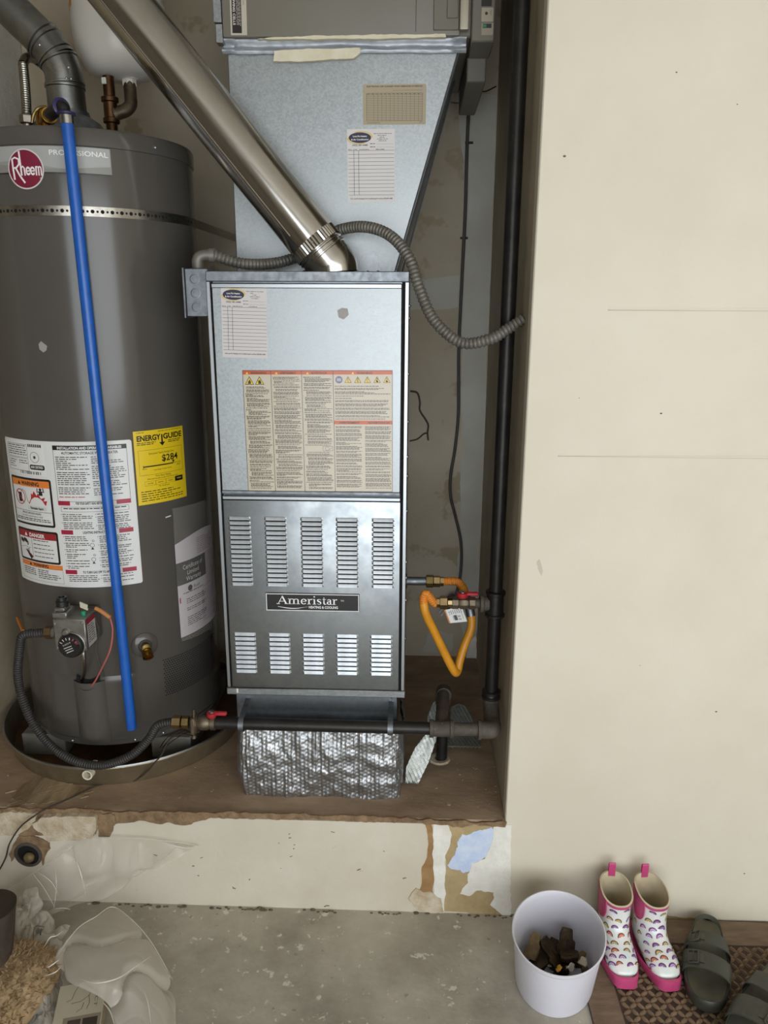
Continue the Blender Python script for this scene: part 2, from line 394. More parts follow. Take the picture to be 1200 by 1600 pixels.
def jag(pts, amp, step, seed=0):
    out = []; n = len(pts)
    for i in range(n):
        a = Vector(pts[i]); b = Vector(pts[(i+1) % n]); L = (b-a).length; k = max(1, int(L/step)); nr = Vector((-(b-a).y, (b-a).x))/max(L, 1e-9)
        for j in range(k):
            p = a+(b-a)*(j/k); o = mnoise.noise(Vector((p.x/step*.55, p.y/step*.55, seed*3.7)))*amp+mnoise.noise(Vector((p.x/step*.17, p.y/step*.17, seed*1.7+9)))*amp*1.4
            out.append((p.x+nr.x*o, p.y+nr.y*o))
    return out
def patch(name, px, material, parent, th, amp=2.2, step=4., base=YS, seed=1):
    pts = [at(u, v, Y=base) for u, v in jag(px, amp, step, seed)]
    m = MB(); n = len(pts); A = [Vector((p.x, base-th, p.z)) for p in pts]; B = [Vector((p.x, base+.0005, p.z)) for p in pts]
    m.add(A+B, [tuple(range(n))]+[(i, (i+1) % n, n+(i+1) % n, n+i) for i in range(n)])
    return obj(name, m, material, parent, smooth=False)
# peeled paint, raw board, joint compound and stain at the right end of the step
patch('bare_board', [(690,1289),(716,1287),(770,1289),(797,1289),(797,1425),(776,1431),(735,1426),(692,1423),(694,1380),(697,1345),(690,1315)], 'tan_board', wall_step, .0006, 1.2, 5, seed=2)
patch('blue_compound', [(722,1302),(745,1300),(768,1291),(773,1300),(768,1322),(762,1338),(748,1346),(735,1357),(728,1363),(712,1360),(700,1352),(708,1338),(714,1322)], 'blue_mud', wall_step, .0012, 3.2, 3, seed=3)
patch('white_compound', [(771,1288),(798,1288),(798,1428),(788,1431),(779,1423),(766,1413),(772,1402),(771,1393),(745,1391),(733,1399),(719,1396),(731,1378),(731,1366),(737,1348),(758,1342),(766,1324),(771,1310)], 'white_chip', wall_step, .0020, 1.6, 3, seed=4)
patch('rust_stain', [(663,1284),(675,1284),(677,1300),(676,1340),(679,1362),(677,1392),(680,1408),(668,1412),(655,1400),(658,1380),(659,1355),(666,1340),(668,1315),(667,1295)], 'rust_stain', wall_step, .0006, 1.5, 4, seed=5)
patch('paint_flake', [(677,1285),(700,1289),(706,1300),(704,1318),(697,1335),(696,1360),(695,1400),(694,1426),(684,1424),(678,1400),(678,1360),(676,1330),(677,1300)], 'white_chip', wall_step, .0014, 1.8, 4, seed=6)
patch('paint_flake', [(650,1388),(668,1392),(690,1402),(694,1425),(672,1428),(650,1422),(640,1405)], 'plaster_chip', wall_step, .003, 3, 3, seed=7)
# ragged bare edge of the ledge
def strip(name, top, bot, material, parent, th, base, amp, seed):
    px = top+bot[::-1]; return patch(name, px, material, parent, th, amp, 4., base, seed)
strip('bare_edge', [(150,1266),(300,1268),(420,1269),(560,1274),(700,1281),(789,1284)], [(150,1292),(215,1282),(300,1287),(330,1276),(420,1279),(470,1278),(560,1281),(640,1283),(700,1290),(789,1289)], 'raw_edge', wall_step, .004, YS, 2.2, 11)
strip('bare_edge', [(-30,1262),(60,1262),(150,1266)], [(-30,1300),(60,1306),(150,1300)], 'raw_edge', wall_step, .002, YS, 2.5, 12)
patch('plaster_chunk', [(56,1283),(70,1272),(130,1268),(152,1270),(155,1290),(150,1302),(100,1309),(80,1310),(72,1298)], 'plaster_chip', wall_step, .016, 2., 4, seed=13)
patch('plaster_chunk', [(-25,1268),(40,1264),(62,1268),(52,1285),(30,1300),(-25,1306)], 'plaster_chip', wall_step, .009, 3., 4, seed=14)
patch('raw_hollow', [(156,1268),(182,1270),(184,1285),(172,1302),(158,1305),(153,1285)], 'raw_edge', wall_step, .008, 3., 3, seed=15)
# dirt line where the step meets the slab
m = MB()
for i in range(150):
    u = 150+i*4.35
    if nz((u*.021, 5, 2), 1) < -.12 or rng.random() < .3: continue
    p = at(u, 1413+ (u-150)*.031, Y=YS); p.z = 0
    s_ = .0025+.006*abs(nz((u*.05, 1, 2), 1)); m.sphere((p.x, YS-.004-rng.random()*.008, 0), s_, 6, (1.6, 1, .7))
obj('dirt_line', m, 'dirt', floor, kind='stuff')
# loose chips on the slab and along the ledge
m = MB()
for i in range(110):
    u = rng.uniform(200, 780); v = 1425+rng.random()**1.5*170; p = at(u, v, Z=0)
    if p.y > YS-.012: continue
    a = rng.uniform(0, 6.28); s_ = .0007+.0042*rng.random()**4
    m.obox(p, Vector((math.cos(a), math.sin(a), 0)), Vector((-math.sin(a), math.cos(a), 0)), ZA, s_, s_*rng.uniform(.4, .9), .0012)
obj('paint_crumb', m, 'crumb', floor, kind='stuff', smooth=False)
m = MB()
for i in range(70):
    u = rng.uniform(10, 780); v = 1190+rng.random()*75; p = at(u, v, Z=ZL)
    if p.y < YS+.01: continue
    a = rng.uniform(0, 6.28); s_ = .0007+.0045*rng.random()**4
    m.obox(p, Vector((math.cos(a), math.sin(a), 0)), Vector((-math.sin(a), math.cos(a), 0)), ZA, s_, s_*rng.uniform(.4, .9), .0012)
obj('plaster_crumb', m, 'crumb', ledge, kind='stuff', smooth=False)
# worn, splintered plywood by the pan: a lifted veneer and raised slivers
pts = [at(u, v, Z=ZL) for u, v in jag([(20,1247),(30,1232),(52,1215),(75,1217),(110,1225),(140,1230),(132,1243),(100,1252),(75,1256),(40,1255)], 2.5, 4, 51)]; n = len(pts)
obj('torn_veneer', MB().add([p+ZA*.0016 for p in pts]+[p-ZA*.0005 for p in pts], [tuple(range(n))]+[(i, (i+1) % n, n+(i+1) % n, n+i) for i in range(n)]), 'worn_ply', ledge, smooth=False)
m = MB()
for i in range(16):
    u = rng.uniform(15, 140); v = rng.uniform(1212, 1258)
    if v < 1250-(u-10)*.35: v += 18
    p = at(u, min(v, 1262), Z=ZL); d = Vector((.86, .5, 0)).normalized(); n_ = Vector((-.5, .86, 0)); 
    m.obox(p, d, n_, ZA, rng.uniform(.006, .022), rng.uniform(.0008, .002), .0022)
obj('splinter', m, 'worn_ply', ledge, kind='stuff', smooth=False)
m = MB()
for (u, v) in ((452,1303),(453,1309),(460,1320),(459,1326),(455,1338),(560,1359),(562,1358),(364,1386),(366,1388),(315,1340),(302,1353),(310,1368),(390,1374),(600,1330),(632,1372),(520,1300),(243,1336),(700,1301),(512,1415),(508,1416)):
    p = at(u, v, Y=YS); a = rng.uniform(-.6, .6); m.obox(Vector((p.x, YS, p.z)), Vector((math.cos(a), 0, math.sin(a))), YA, Vector((-math.sin(a), 0, math.cos(a))), rng.uniform(.0015, .005), .0006, rng.uniform(.0006, .0014))
obj('scratch', m, 'dirt', wall_step, kind='stuff', smooth=False)
# the drywall joints and little dents of the right wall
for (u0, v0, u1, v1) in ((872, 712, 1215, 712), (950, 484, 1215, 486)):
    a = at(u0, v0, Y=YS); b = at(u1+60, v1, Y=YS)
    m = MB().add([(a.x, YS, a.z+.006), (b.x, YS, b.z+.006), (b.x, YS-.0012, b.z), (a.x, YS-.0012, a.z), (a.x, YS, a.z-.0008), (b.x, YS, b.z-.0008)], [(0,1,2,3), (3,2,5,4)])
    obj('joint_lip', m, 'cream_paint', wall_right, smooth=False)
    obj('joint_shadow', MB().box(a.x, b.x, YS-.0009, YS+.0005, a.z-.0018, a.z-.0008), 'scuff_joint_shade', wall_right, smooth=False)  # darker strip paints the shadow line under the lip
m = MB()
for (u, v, s_) in ((882,244,.0026),(1033,646,.0022),(1057,113,.0016),(1152,163,.0013),(840,882,.0012),(1119,1112,.0022),(1163,1365,.002),(1000,1040,.001),(905,622,.001)):
    p = at(u, v, Y=YS); m.sphere((p.x, YS, p.z), s_, 8, (1.2, .25, .8))
obj('nail_dent', m, 'dirt', wall_right)
for px in ([(838,878),(843,873),(848,892),(846,900),(841,890)],):
    patch('paint_scuff', px, 'scuff_joint_shade', wall_right, .0004, .8, 3, seed=21)
patch('torn_paint', [(1040,1431),(1060,1433),(1105,1436),(1105,1442),(1070,1441),(1038,1440)], 'tan_board', wall_right, .0008, 1.5, 4, seed=22)
# pale joint compound on the back wall of the alcove
def bpatch(px, material, seed, th=.0012): return patch('compound_patch', px, material, wall_back, th, 3., 9., YB, seed)
bpatch([(712,140),(774,150),(772,300),(762,560),(752,800),(744,1010),(722,1010),(716,900),(722,700),(722,470),(728,300)], 'mud_patch', 31)
bpatch([(630,440),(720,430),(716,480),(640,486)], 'mud_patch', 32, .0008)
bpatch([(672,985),(710,990),(705,1018),(660,1020)], 'mud_patch', 33, .0008)
patch('chipped_corner', [(735,1000),(744,985),(746,1040),(738,1042),(728,1030)], 'white_chip', wall_back, .012, 2, 3, YB, 34)
# vertical board at the left rear corner of the alcove
p = at(8, 120, X=XL+.004)
struct('trim_1', MB().box(XL, XL+.012, YB-.20, YB-.004, ZL, CEIL), 'white_chip')
# round sleeve hole broken through the step, a stub of pipe inside
hp = at(45, 1334, Y=YS)
sl = MB().lathe((hp.x, YS-.004, hp.z), (0,1,0), [(.036,0),(.036,.018),(.028,.018),(.0285,-.002),(.036,0)], 28, False)
sleeve = thing('wall_sleeve', (hp.x, YS, hp.z-.036), 'round grey sleeve opening broken through the step wall at far left', 'pipe sleeve')
obj('ring', sl, 'dusty_pipe', sleeve)
obj('bore', MB().cyl((hp.x, YS-.0005, hp.z), (hp.x, YS-.0003, hp.z), .0285, n=24), 'black_gap', sleeve)
obj('pipe_stub', MB().sphere((hp.x+.004, YS-.008, hp.z-.004), .014, 14, (1,.8,1)), 'scrap_tan', sleeve)
patch('broken_plaster', [(22,1316),(30,1305),(60,1306),(78,1314),(80,1326),(70,1340),(68,1352),(62,1330),(45,1316),(30,1322),(20,1345),(16,1335)], 'raw_edge', wall_step, .003, 2., 4, seed=16)
# ------------------------------------------------------------------ furnace
FX0, FX1, FY, FZ0, FZ1, FYB = -.454, -.0095, 1.7507, .5433, 1.5593, 2.44
furnace = thing('furnace', ((FX0+FX1)/2, (FY+FYB)/2, FZ0), 'tall galvanized steel furnace with louvered lower door and black name badge', 'furnace')
m = MB().box(FX0, FX1, FY+.012, FYB, FZ0, FZ1)
obj('cabinet', m, 'galvanized_smooth', furnace, bevel=.002)
def fz(v): return at(500, v, Y=FY).z
TOPL, BOTL = .022, .016
obj('top_flange', MB().box(FX0, FX1, FY-.002, FY+.02, FZ1-TOPL, FZ1), 'galvanized_dull', furnace, bevel=.0015)
obj('bottom_flange', MB().box(FX0-.002, FX1+.002, FY-.004, FY+.02, FZ0-.003, FZ0+BOTL), 'galvanized', furnace, bevel=.002)
obj('side_flange', MB().box(FX0, FX0+.009, FY-.001, FY+.02, FZ0+BOTL, FZ1-TOPL), 'bare_edge', furnace, bevel=.0012)
obj('side_flange', MB().box(FX1-.009, FX1, FY-.001, FY+.02, FZ0+BOTL, FZ1-TOPL), 'bare_edge', furnace, bevel=.0012)
PX0, PX1 = FX0+.012, FX1-.0155
for a_, b_ in ((FX0+.009, PX0), (PX1, FX1-.009)): obj('door_gap_shade', MB().box(a_, b_, FY+.008, FY+.0118, FZ0+BOTL, FZ1-TOPL), 'black_gap', furnace)  # black strips stand in for the shade in the gaps beside the doors
zs = fz(774)                     # seam between the two doors
UF = FY-.001                     # front plane of the upper door
up_door = obj('upper_door', MB().box(PX0, PX1, UF, FY+.012, zs+.002, FZ1-TOPL-.003), 'galvanized', furnace, bevel=.0015)
obj('door_lip', MB().box(PX0, PX1, UF-.004, UF+.002, FZ1-TOPL-.014, FZ1-TOPL-.004), 'bare_edge', up_door, bevel=.0015)
obj('door_lip', MB().box(PX0, PX1, UF-.003, UF+.002, zs+.002, zs+.010), 'galvanized_dull', up_door, bevel=.0012)
LF = FY-.005
lx0, lx1 = PX0+.001, PX1+.001
low_door = obj('lower_door', MB().box(lx0, lx1, LF, FY+.012, FZ0+BOTL+.002, zs-.013), 'door_metal', furnace, bevel=.003, seg=2)
obj('door_lip', MB().box(lx0, lx1, LF+.0005, FY+.012, zs-.012, zs-.003), 'bare_edge', low_door, bevel=.0015)
# seam lines pressed into the sheet
def fpt(u, v, Y): return at(u, v, Y=Y)
# louvers, one by one, sharing one mesh per bank
def louver_mesh(wd, h, dep):
    m = MB(); hw = wd/2
    pr = [(0, h*.42), (-dep*.25, h*.32), (-dep*.9, -h*.16), (-dep, -h*.26), (-dep*.8, -h*.28), (0, -h*.22)]
    n = len(pr); V = []
    for x, k in ((-hw, 0.), (-hw+.004, 1.), (hw-.004, 1.), (hw, 0.)):
        V += [(x, y*k-.0002, z) for y, z in pr]
    Fc = [(i*n+j, (i+1)*n+j, (i+1)*n+j+1, i*n+j+1) for i in range(3) for j in range(n-1)]
    return m.add(V, Fc)
def bank(cols, v0, v1, rows):
    first = None
    za, zb = fz(v0), fz(v1); pitch = (za-zb)/rows
    for (u0, u1) in cols:
        vm = (v0+v1)/2; xa, xb = fpt(u0, vm, LF).x, fpt(u1, vm, LF).x
        if first is None:
            mm = louver_mesh(xb-xa, pitch, .0032); mm.v = [p+Vector(((xa+xb)/2, LF, za-pitch/2)) for p in mm.v]
            first = obj('louver', mm, 'louver_metal', low_door, smooth=False); xc0 = (xa+xb)/2; rng_rows = range(1, rows); 
        else: rng_rows = range(rows)
        for k in rng_rows: twin(first, low_door, ((xa+xb)/2-xc0, 0, -k*pitch), 'louver')
        # punched slot behind each bank
        obj('slot', MB().box(xa+.003, xb-.003, LF-.0004, LF+.0005, zb+pitch*.2, za-pitch*.2), 'black_gap', low_door, smooth=False)
bank([(359,393.5),(414.5,449.5),(470,505.5),(525,560.5),(581,616)], 807, 917, 15)
bank([(366.5,401),(420,454),(473,506.5),(526,559),(579,612.5)], 988, 1053, 9)
# name badge
bp = fpt(415, 925.5, LF); bq = fpt(562, 956, LF); bw, bh = bq.x-bp.x, bp.z-bq.z
badge = obj('badge', MB().box(bp.x, bq.x, LF-.003, LF+.0005, bq.z, bp.z), 'black_plastic', low_door, bevel=.0012, label='black name badge with silver border')
d = Decal(); t = .0022
d.frame(.001, .001, bw-.001, bh-.001, t, '#d8d8d8', 1)
def serif_word(d, x, y, s, col, xs=1.27):
    """drawn serif capitals and small letters, s = x-height"""
    L = 1; x0_ = x
    T, t_ = .24*s, .09*s
    def st(p, w_): d.stroke([(x0_+(x-x0_)*xs+a*s*xs, y+b*s) for a, b in p], w_ if not hasattr(w_, '__len__') else w_, col, L)
    def ser(cx, cy, w_=.5): st([(cx-w_/2, cy), (cx+w_/2, cy)], t_)
    def ell(cx, cy, rx, ry, a0, a1, n=14):
        P, W = [], []
        for k in range(n+1):
            a = R_(a0+(a1-a0)*k/n); P.append((cx+rx*math.cos(a), cy+ry*math.sin(a))); W.append(t_+(T-t_)*abs(math.cos(a))**1.3)
        st(P, W)
    # A
    st([(.12, .04), (.72, 1.5)], t_); st([(.66, 1.5), (1.22, .04)], T*1.1); st([(.34, .5), (1.02, .5)], t_); ser(.12, .04, .46); ser(1.24, .04, .52); x += 1.5*s
    # m
    for i, cx in enumerate((.2, .78, 1.36)):
        st([(cx, .0), (cx, .78 if i else 1.)], T); ser(cx, .04, .5)
    ser(.12, .96, .3)
    for cx in (.2, .78): ell(cx+.31, .66, .28, .3, 165, 10)
    x += 1.72*s
    # e
    ell(.42, .5, .33, .46, 10, 320); st([(.12, .54), (.76, .54)], t_); x += .92*s
    def r_():
        st([(.22, 0), (.22, 1.)], T); ser(.22, .04, .5); ser(.14, .96, .3); st([(.3, .72), (.42, .92), (.56, .94), (.62, .86)], [t_, t_*1.3, T*.8, T])
    r_(); x += .74*s
    # i
    st([(.22, 0), (.22, 1.)], T); ser(.22, .04, .5); ser(.14, .96, .3); st([(.22, 1.3), (.22, 1.52)], T); x += .5*s
    # s
    st([(.62, .82), (.5, .94), (.34, .96), (.18, .86), (.16, .7), (.28, .58), (.46, .48), (.6, .36), (.6, .18), (.46, .05), (.28, .04), (.12, .16)], [t_, t_, t_, T*.7, T*.9, T, T, T*.9, T*.7, t_, t_, t_]); x += .76*s
    # t
    st([(.28, 1.34), (.28, .2), (.36, .06), (.5, .05), (.6, .12)], [t_, T, T*.8, t_, t_]); st([(.06, .95), (.56, .95)], t_); x += .62*s
    # a
    st([(.16, .78), (.26, .93), (.42, .95), (.54, .84), (.55, .14), (.64, .04), (.74, .06)], [T*.8, t_*1.2, t_*1.2, T*.9, T, t_*1.3, t_]); ell(.36, .3, .22, .26, 60, 330, 12); x += .82*s
    r_(); x += .7*s
    return x
serif_word(d, bw*.125, bh*.40, bh*.30, '#f2f2f2')
d.text('TM', bw*.80, bh*.58, bh*.09, '#e8e8e8', 1)
P = [(bw*.13+bw*.32*i/10, bh*.26-bh*.10*math.sin(math.pi*i/10)*(1 if i < 8 else .8)) for i in range(11)]
d.stroke(P, [.0004+.0014*math.sin(math.pi*min(1, i/10+.1)) for i in range(11)], '#f2f2f2', 1)
d.text('HEATING & COOLING', bw*.46, bh*.175, bh*.14, '#f2f2f2', 1, width=bw*.31, bold=.02)
d.build('lettering', plane_map((bp.x, LF-.003, bq.z), XA, ZA, -YA), 'print_satin', badge)

# ---- paper on the furnace
INK = '#3a3733'
def service_card(parent, corners, base_n, paper='#c9c4c2'):
    o, ux, uy, n_, W, H = corners
    d = Decal(); d.rect(0, 0, W, H, paper, 0); S = H/1.12
    # oval mark
    cx, cy, rx, ry = W*.27, H*.885, W*.235, H*.072
    d.fan(cx, cy, rx, ry, '#20203a', 1)
    d.arc(cx+W*.03, cy+H*.012, rx*.86, rx, '#d8b64a', 2, R_(-10), R_(130), 18, ry/rx*1.05)
    d.arc(cx-W*.03, cy-H*.012, rx*.86, rx, '#d8b64a', 2, R_(170), R_(310), 18, ry/rx*1.05)
    d.text('Lone Pin Heating', cx, cy+ry*.12, H*.022, '#e9e6e2', 3, width=rx*1.25, align='c', bold=.02)
    d.text('& Air Conditioning', cx, cy-ry*.48, H*.022, '#e9e6e2', 3, width=rx*1.55, align='c', bold=.02)
    d.text('(425) 381-6488', cx, H*.775, H*.022, INK, 2, width=W*.32, align='c', bold=.02)
    for i, (a, b) in enumerate(((.55, .93), (.64, .83), (.68, .78), (.63, .85), (.66, .82))):
        d.para(W*a, H*(.945-.024*i-.017), W*b, H*(.945-.024*i), H*.017, '#6b6765', 1, ragged=.0)
    d.para(W*.48, H*.795, W*.59, H*.812, H*.017, INK, 1, ragged=0); d.rect(W*.61, H*.797, W*.97, H*.799, INK, 1)
    d.para(W*.48, H*.752, W*.59, H*.769, H*.017, INK, 1, ragged=0); d.rect(W*.61, H*.754, W*.97, H*.756, INK, 1)
    for (a, b) in ((.02, .1), (.13, .21), (.25, .46), (.6, .78)): d.para(W*a, H*.718, W*b, H*.735, H*.017, '#55514e', 1, ragged=0)
    for k in range(13):
        z = H*(.71-.0505*k); d.rect(W*.02, z, W*.985, z+H*.0045, INK, 1)
    for a in (.135, .235): d.rect(W*a, H*.104, W*(a+.008), H*.71, INK, 1)
    d.text('Call Lone Pin Heating & Air Conditioning for service (425)381-6488', W*.5, H*.048, H*.018, INK, 1, width=W*.9, align='c', bold=.03)
    return d.build('service_card', plane_map(o, ux, uy, n_), 'print_satin', parent, label='white ruled service record card with a dark oval mark')
def fcorners(tl, tr, bl, Y):
    a, b, c_ = at(*tl, Y=Y), at(*tr, Y=Y), at(*bl, Y=Y); ux = (b-a); W = ux.length; ux.normalize(); H = (a-c_).length
    uy = Vector((-ux.z, 0, ux.x)); return (a-uy*H, ux, uy, -YA, W, H)
service_card(up_door, fcorners((345,447),(417,449),(351,558), UF), None)
# grey torn sticker
g = [at(u, v, Y=UF) for u, v in ((527,485),(534,481),(543,482),(545,492),(537,499),(529,496))]
m = MB(); m.add([Vector((p.x, UF-.0004, p.z)) for p in g], [tuple(range(6))]); obj('torn_sticker', m, 'grey_sticker', up_door, smooth=False)
# big warning sheet
o, ux, uy, n_, W, H = fcorners((378.5,578.5),(613.5,578.5),(388,767.5), UF)
d = Decal(); PAP, OR = '#c2b8a4', '#c0562a'
d.rect(0, 0, W, H, INK, 0); e = .0012
c1, c2, c3 = W*.19, W*.395, W*.605
cols = [(e, c1-e/2), (c1+e/2, c2-e/2), (c2+e/2, c3-e/2), (c3+e/2, W-e)]
rr = random.Random(3)
for i, (a, b) in enumerate(cols):
    d.rect(a, e, b, H-e, PAP, 1); d.rect(a, H-.0095, b, H-e, OR, 2)
    d.text(['WARNING', 'AVERTISSEMENT', 'ADVERTENCIA', 'WARNING'][i], (a+b)/2+.004, H-.0082, .0045, INK, 3, width=min((b-a)*.62, .036), align='c', bold=.03)
    tx = (a+b)/2-min((b-a)*.36, .022); d.poly([(tx-.003, H-.0085), (tx+.003, H-.0085), (tx, H-.0035)], '#e7c53c', 3)
def tri(cx, cy, s_):
    d.poly([(cx-s_, cy-s_*.85), (cx+s_, cy-s_*.85), (cx, cy+s_*.95)], INK, 2); d.poly([(cx-s_*.8, cy-s_*.72), (cx+s_*.8, cy-s_*.72), (cx, cy+s_*.68)], '#dcb936', 3)
for i, cx in enumerate((cols[0][0]+.014, cols[0][0]+.037)):
    tri(cx, H-.023, .0105); d.poly([(cx-.003, H-.030), (cx+.003, H-.030), (cx+.0035, H-.026), (cx+.001, H-.020), (cx, H-.022), (cx-.003, H-.025)], INK, 4)
    if i: d.stroke([(cx-.004, H-.022), (cx+.004, H-.029)], .0012, INK, 4)
a4 = cols[3][0]; w4 = cols[3][1]-a4
d.fan(a4+w4*.095, H-.021, .0082, .0082, '#6d6a86', 2); d.rect(a4+w4*.06, H-.024, a4+w4*.13, H-.018, '#a9a5b5', 3)
for k in range(5):
    cx = a4+w4*(.25+.165*k); tri(cx, H-.021, .0082); d.stroke([(cx-.001, H-.017), (cx+.0012, H-.0205), (cx-.0012, H-.0215), (cx+.001, H-.0265)], .0011+.0006*(k % 2), INK, 4)
    if k > 2: d.fan(cx, H-.0245, .0026, .002, INK, 4, n=8)
for i, (a, b) in enumerate(cols[:3]):
    y = H-(.036 if i == 0 else .014); 
    while y > .008:
        dial = {0: .30, 1: .335, 2: .375}[i]
        if abs(y-H*dial) < .0035:
            bx0, bx1 = b-.026, b-.003; d.frame(bx0, y-.011, bx1, y, .0006, INK, 2); d.arc(bx0+.010, y-.0055, .0040, .0046, INK, 2, n=16); d.stroke([(bx0+.014, y-.009), (bx1-.002, y-.003)], .0006, INK, 2); y -= .013; continue
        if rr.random() < .10: d.para(a+.003, y-.0024, a+(b-a)*rr.uniform(.5, .9), y, .0024, '#211e1b', 2, rr, .62, 0); y -= .0034; continue
        k = rr.choice((1, 2, 3, 4)); k = min(k, int((y-.006)/.0023))
        if k < 1: break
        ind = rr.choice((.004, .006, .009)); 
        d.rect(a+.0025, y-.0016, a+.0034, y-.0007, INK, 2)
        d.para(a+ind, y-.0023*k, b-.002, y, .0023, '#2f2b26', 2, rr, .58, .3); y -= .0023*k+.0017
mid = H*.565
d.rect(a4, mid, a4+w4, mid+.0085, OR, 2); d.text('AVERTISSEMENT', a4+w4*.08, mid+.0018, .0042, INK, 3, width=w4*.36, bold=.03); d.text('ADVERTENCIA', a4+w4*.58, mid+.0018, .0042, INK, 3, width=w4*.38, bold=.03)
y = H-.034
while y > mid+.013:
    k = min(rr.choice((1, 1, 2, 3)), int((y-mid-.011)/.0024))
    if k < 1: break
    d.para(a4+.003, y-.0024*k, a4+w4-.003, y, .0024, '#2f2b26', 2, rr, .55, .35); y -= .0024*k+.0026
for s_ in (0, 1):
    y = mid-.004; xa = a4+.003+s_*w4*.51; xb = xa+w4*.46
    while y > .010:
        k = min(rr.choice((2, 3, 4)), int((y-.006)/.0023))
        if k < 1: break
        d.para(xa, y-.0023*k, xb, y, .0023, '#2f2b26', 2, rr, .55, .25); y -= .0023*k+.0022
d.build('warning_sheet', plane_map(o, ux, uy, n_), 'print_gloss', up_door, label='large glossy warning sheet with orange headings and dense small print')
# screws down the right side of the cabinet
first = None
for v in (478, 497, 585, 660, 715, 745, 800, 880, 905, 940, 1000):
    z = at(645, v, Y=FY+.02).z
    if first is None: first = obj('screw', MB().lathe((FX1-.0005, FY+.03, z), (1,0,0), [(.0042,0),(.0042,.002),(.002,.0045),(0,.005)], 10), 'bare_edge', furnace); z0 = z
    else: twin(first, furnace, (0, 0, z-z0), 'screw')
obj('screw', MB().sphere((FX1-.03, FY+.004, FZ1), .003, 8), 'bare_edge', furnace)
# white drip at the lower left corner
obj('drip', MB().obox(at(371, 1079, Y=FY-.0046), XA, YA, ZA, .002, .0006, .006), 'paper', furnace)

# ------------------------------------------------------------------ base duct, foil wrap, scraps
a = at(370, 1110, Y=1.785); b = at(619, 1110, Y=1.785)
duct = thing('base_duct', ((a.x+b.x)/2, 2.05, ZL), 'plain sheet metal duct box under the furnace cabinet', 'duct')
obj('shell', MB().box(a.x, b.x, 1.785, 2.40, ZL, FZ0-.004), 'galvanized_dull', duct, bevel=.002)
obj('seam', MB().box(b.x-.012, b.x+.002, 1.781, 1.786, ZL, FZ0-.004), 'galvanized_dull', duct, bevel=.001)
fx0, fx1 = at(366, 1200, Y=1.70).x, at(633, 1200, Y=1.70).x; fzt = at(500, 1146, Y=1.70).z
def foil_surface():
    # rounded-corner wrap round the front of the duct, quilted with small bubbles
    y0, yb, rc = 1.702, 1.98, .035
    segs = [((fx0, yb), (fx0, y0+rc)), None, ((fx0+rc, y0), (fx1-rc, y0)), None, ((fx1, y0+rc), (fx1, yb))]
    L = [yb-y0-rc, rc*math.pi/2, fx1-fx0-2*rc, rc*math.pi/2, yb-y0-rc]; tot = sum(L)
    def pt(s):
        for i in range(5):
            if s <= L[i] or i == 4:
                if segs[i]:
                    (ax, ay), (bx, by) = segs[i]; t = s/L[i]; dx, dy = (bx-ax)/L[i], (by-ay)/L[i]; return Vector((ax+(bx-ax)*t, ay+(by-ay)*t, 0)), Vector((dy, -dx, 0))
                a = s/rc
                if i == 1: n = Vector((-math.cos(a), -math.sin(a), 0)); return Vector((fx0+rc, y0+rc, 0))+n*rc, n
                n = Vector((math.sin(a), -math.cos(a), 0)); return Vector((fx1-rc, y0+rc, 0))+n*rc, n
            s -= L[i]
    H = fzt-ZL
    def fn(u, v):
        s = u*tot; p, n = pt(s); z = v*H
        row = s/.0105; col = z/.0105+(.5 if int(row) % 2 else 0)
        du, dv = (row % 1)-.5, (col % 1)-.5
        bub = max(0, 1-(du*du+dv*dv)*4.2)*.0011+.0008*math.cos(2*math.pi*row)
        seamd = 0 if (int(row) % 9) else -.0015
        crk = mnoise.noise(Vector((s*9, z*9, 3)))*.010+mnoise.noise(Vector((s*34, z*34, 7)))*.0045+mnoise.noise(Vector((s*80, z*60, 5)))*.002
        lean = (.012*math.sin(s*11)*v) 
        top = mnoise.noise(Vector((s*22, 1, 4)))*.007*(v**3)
        bulge = .006*math.sin(math.pi*v)*(1+.5*math.sin(s*7))
        return p+n*(bub+crk+seamd+bulge-.012+lean*.3)+ZA*(ZL+z+top)
    return MB().grid(fn, 520, 104)
obj('foil_wrap', foil_surface(), 'foil', None, 'crinkled silver bubble foil insulation wrapped round the duct base', 'insulation', smooth=True, angle=70)
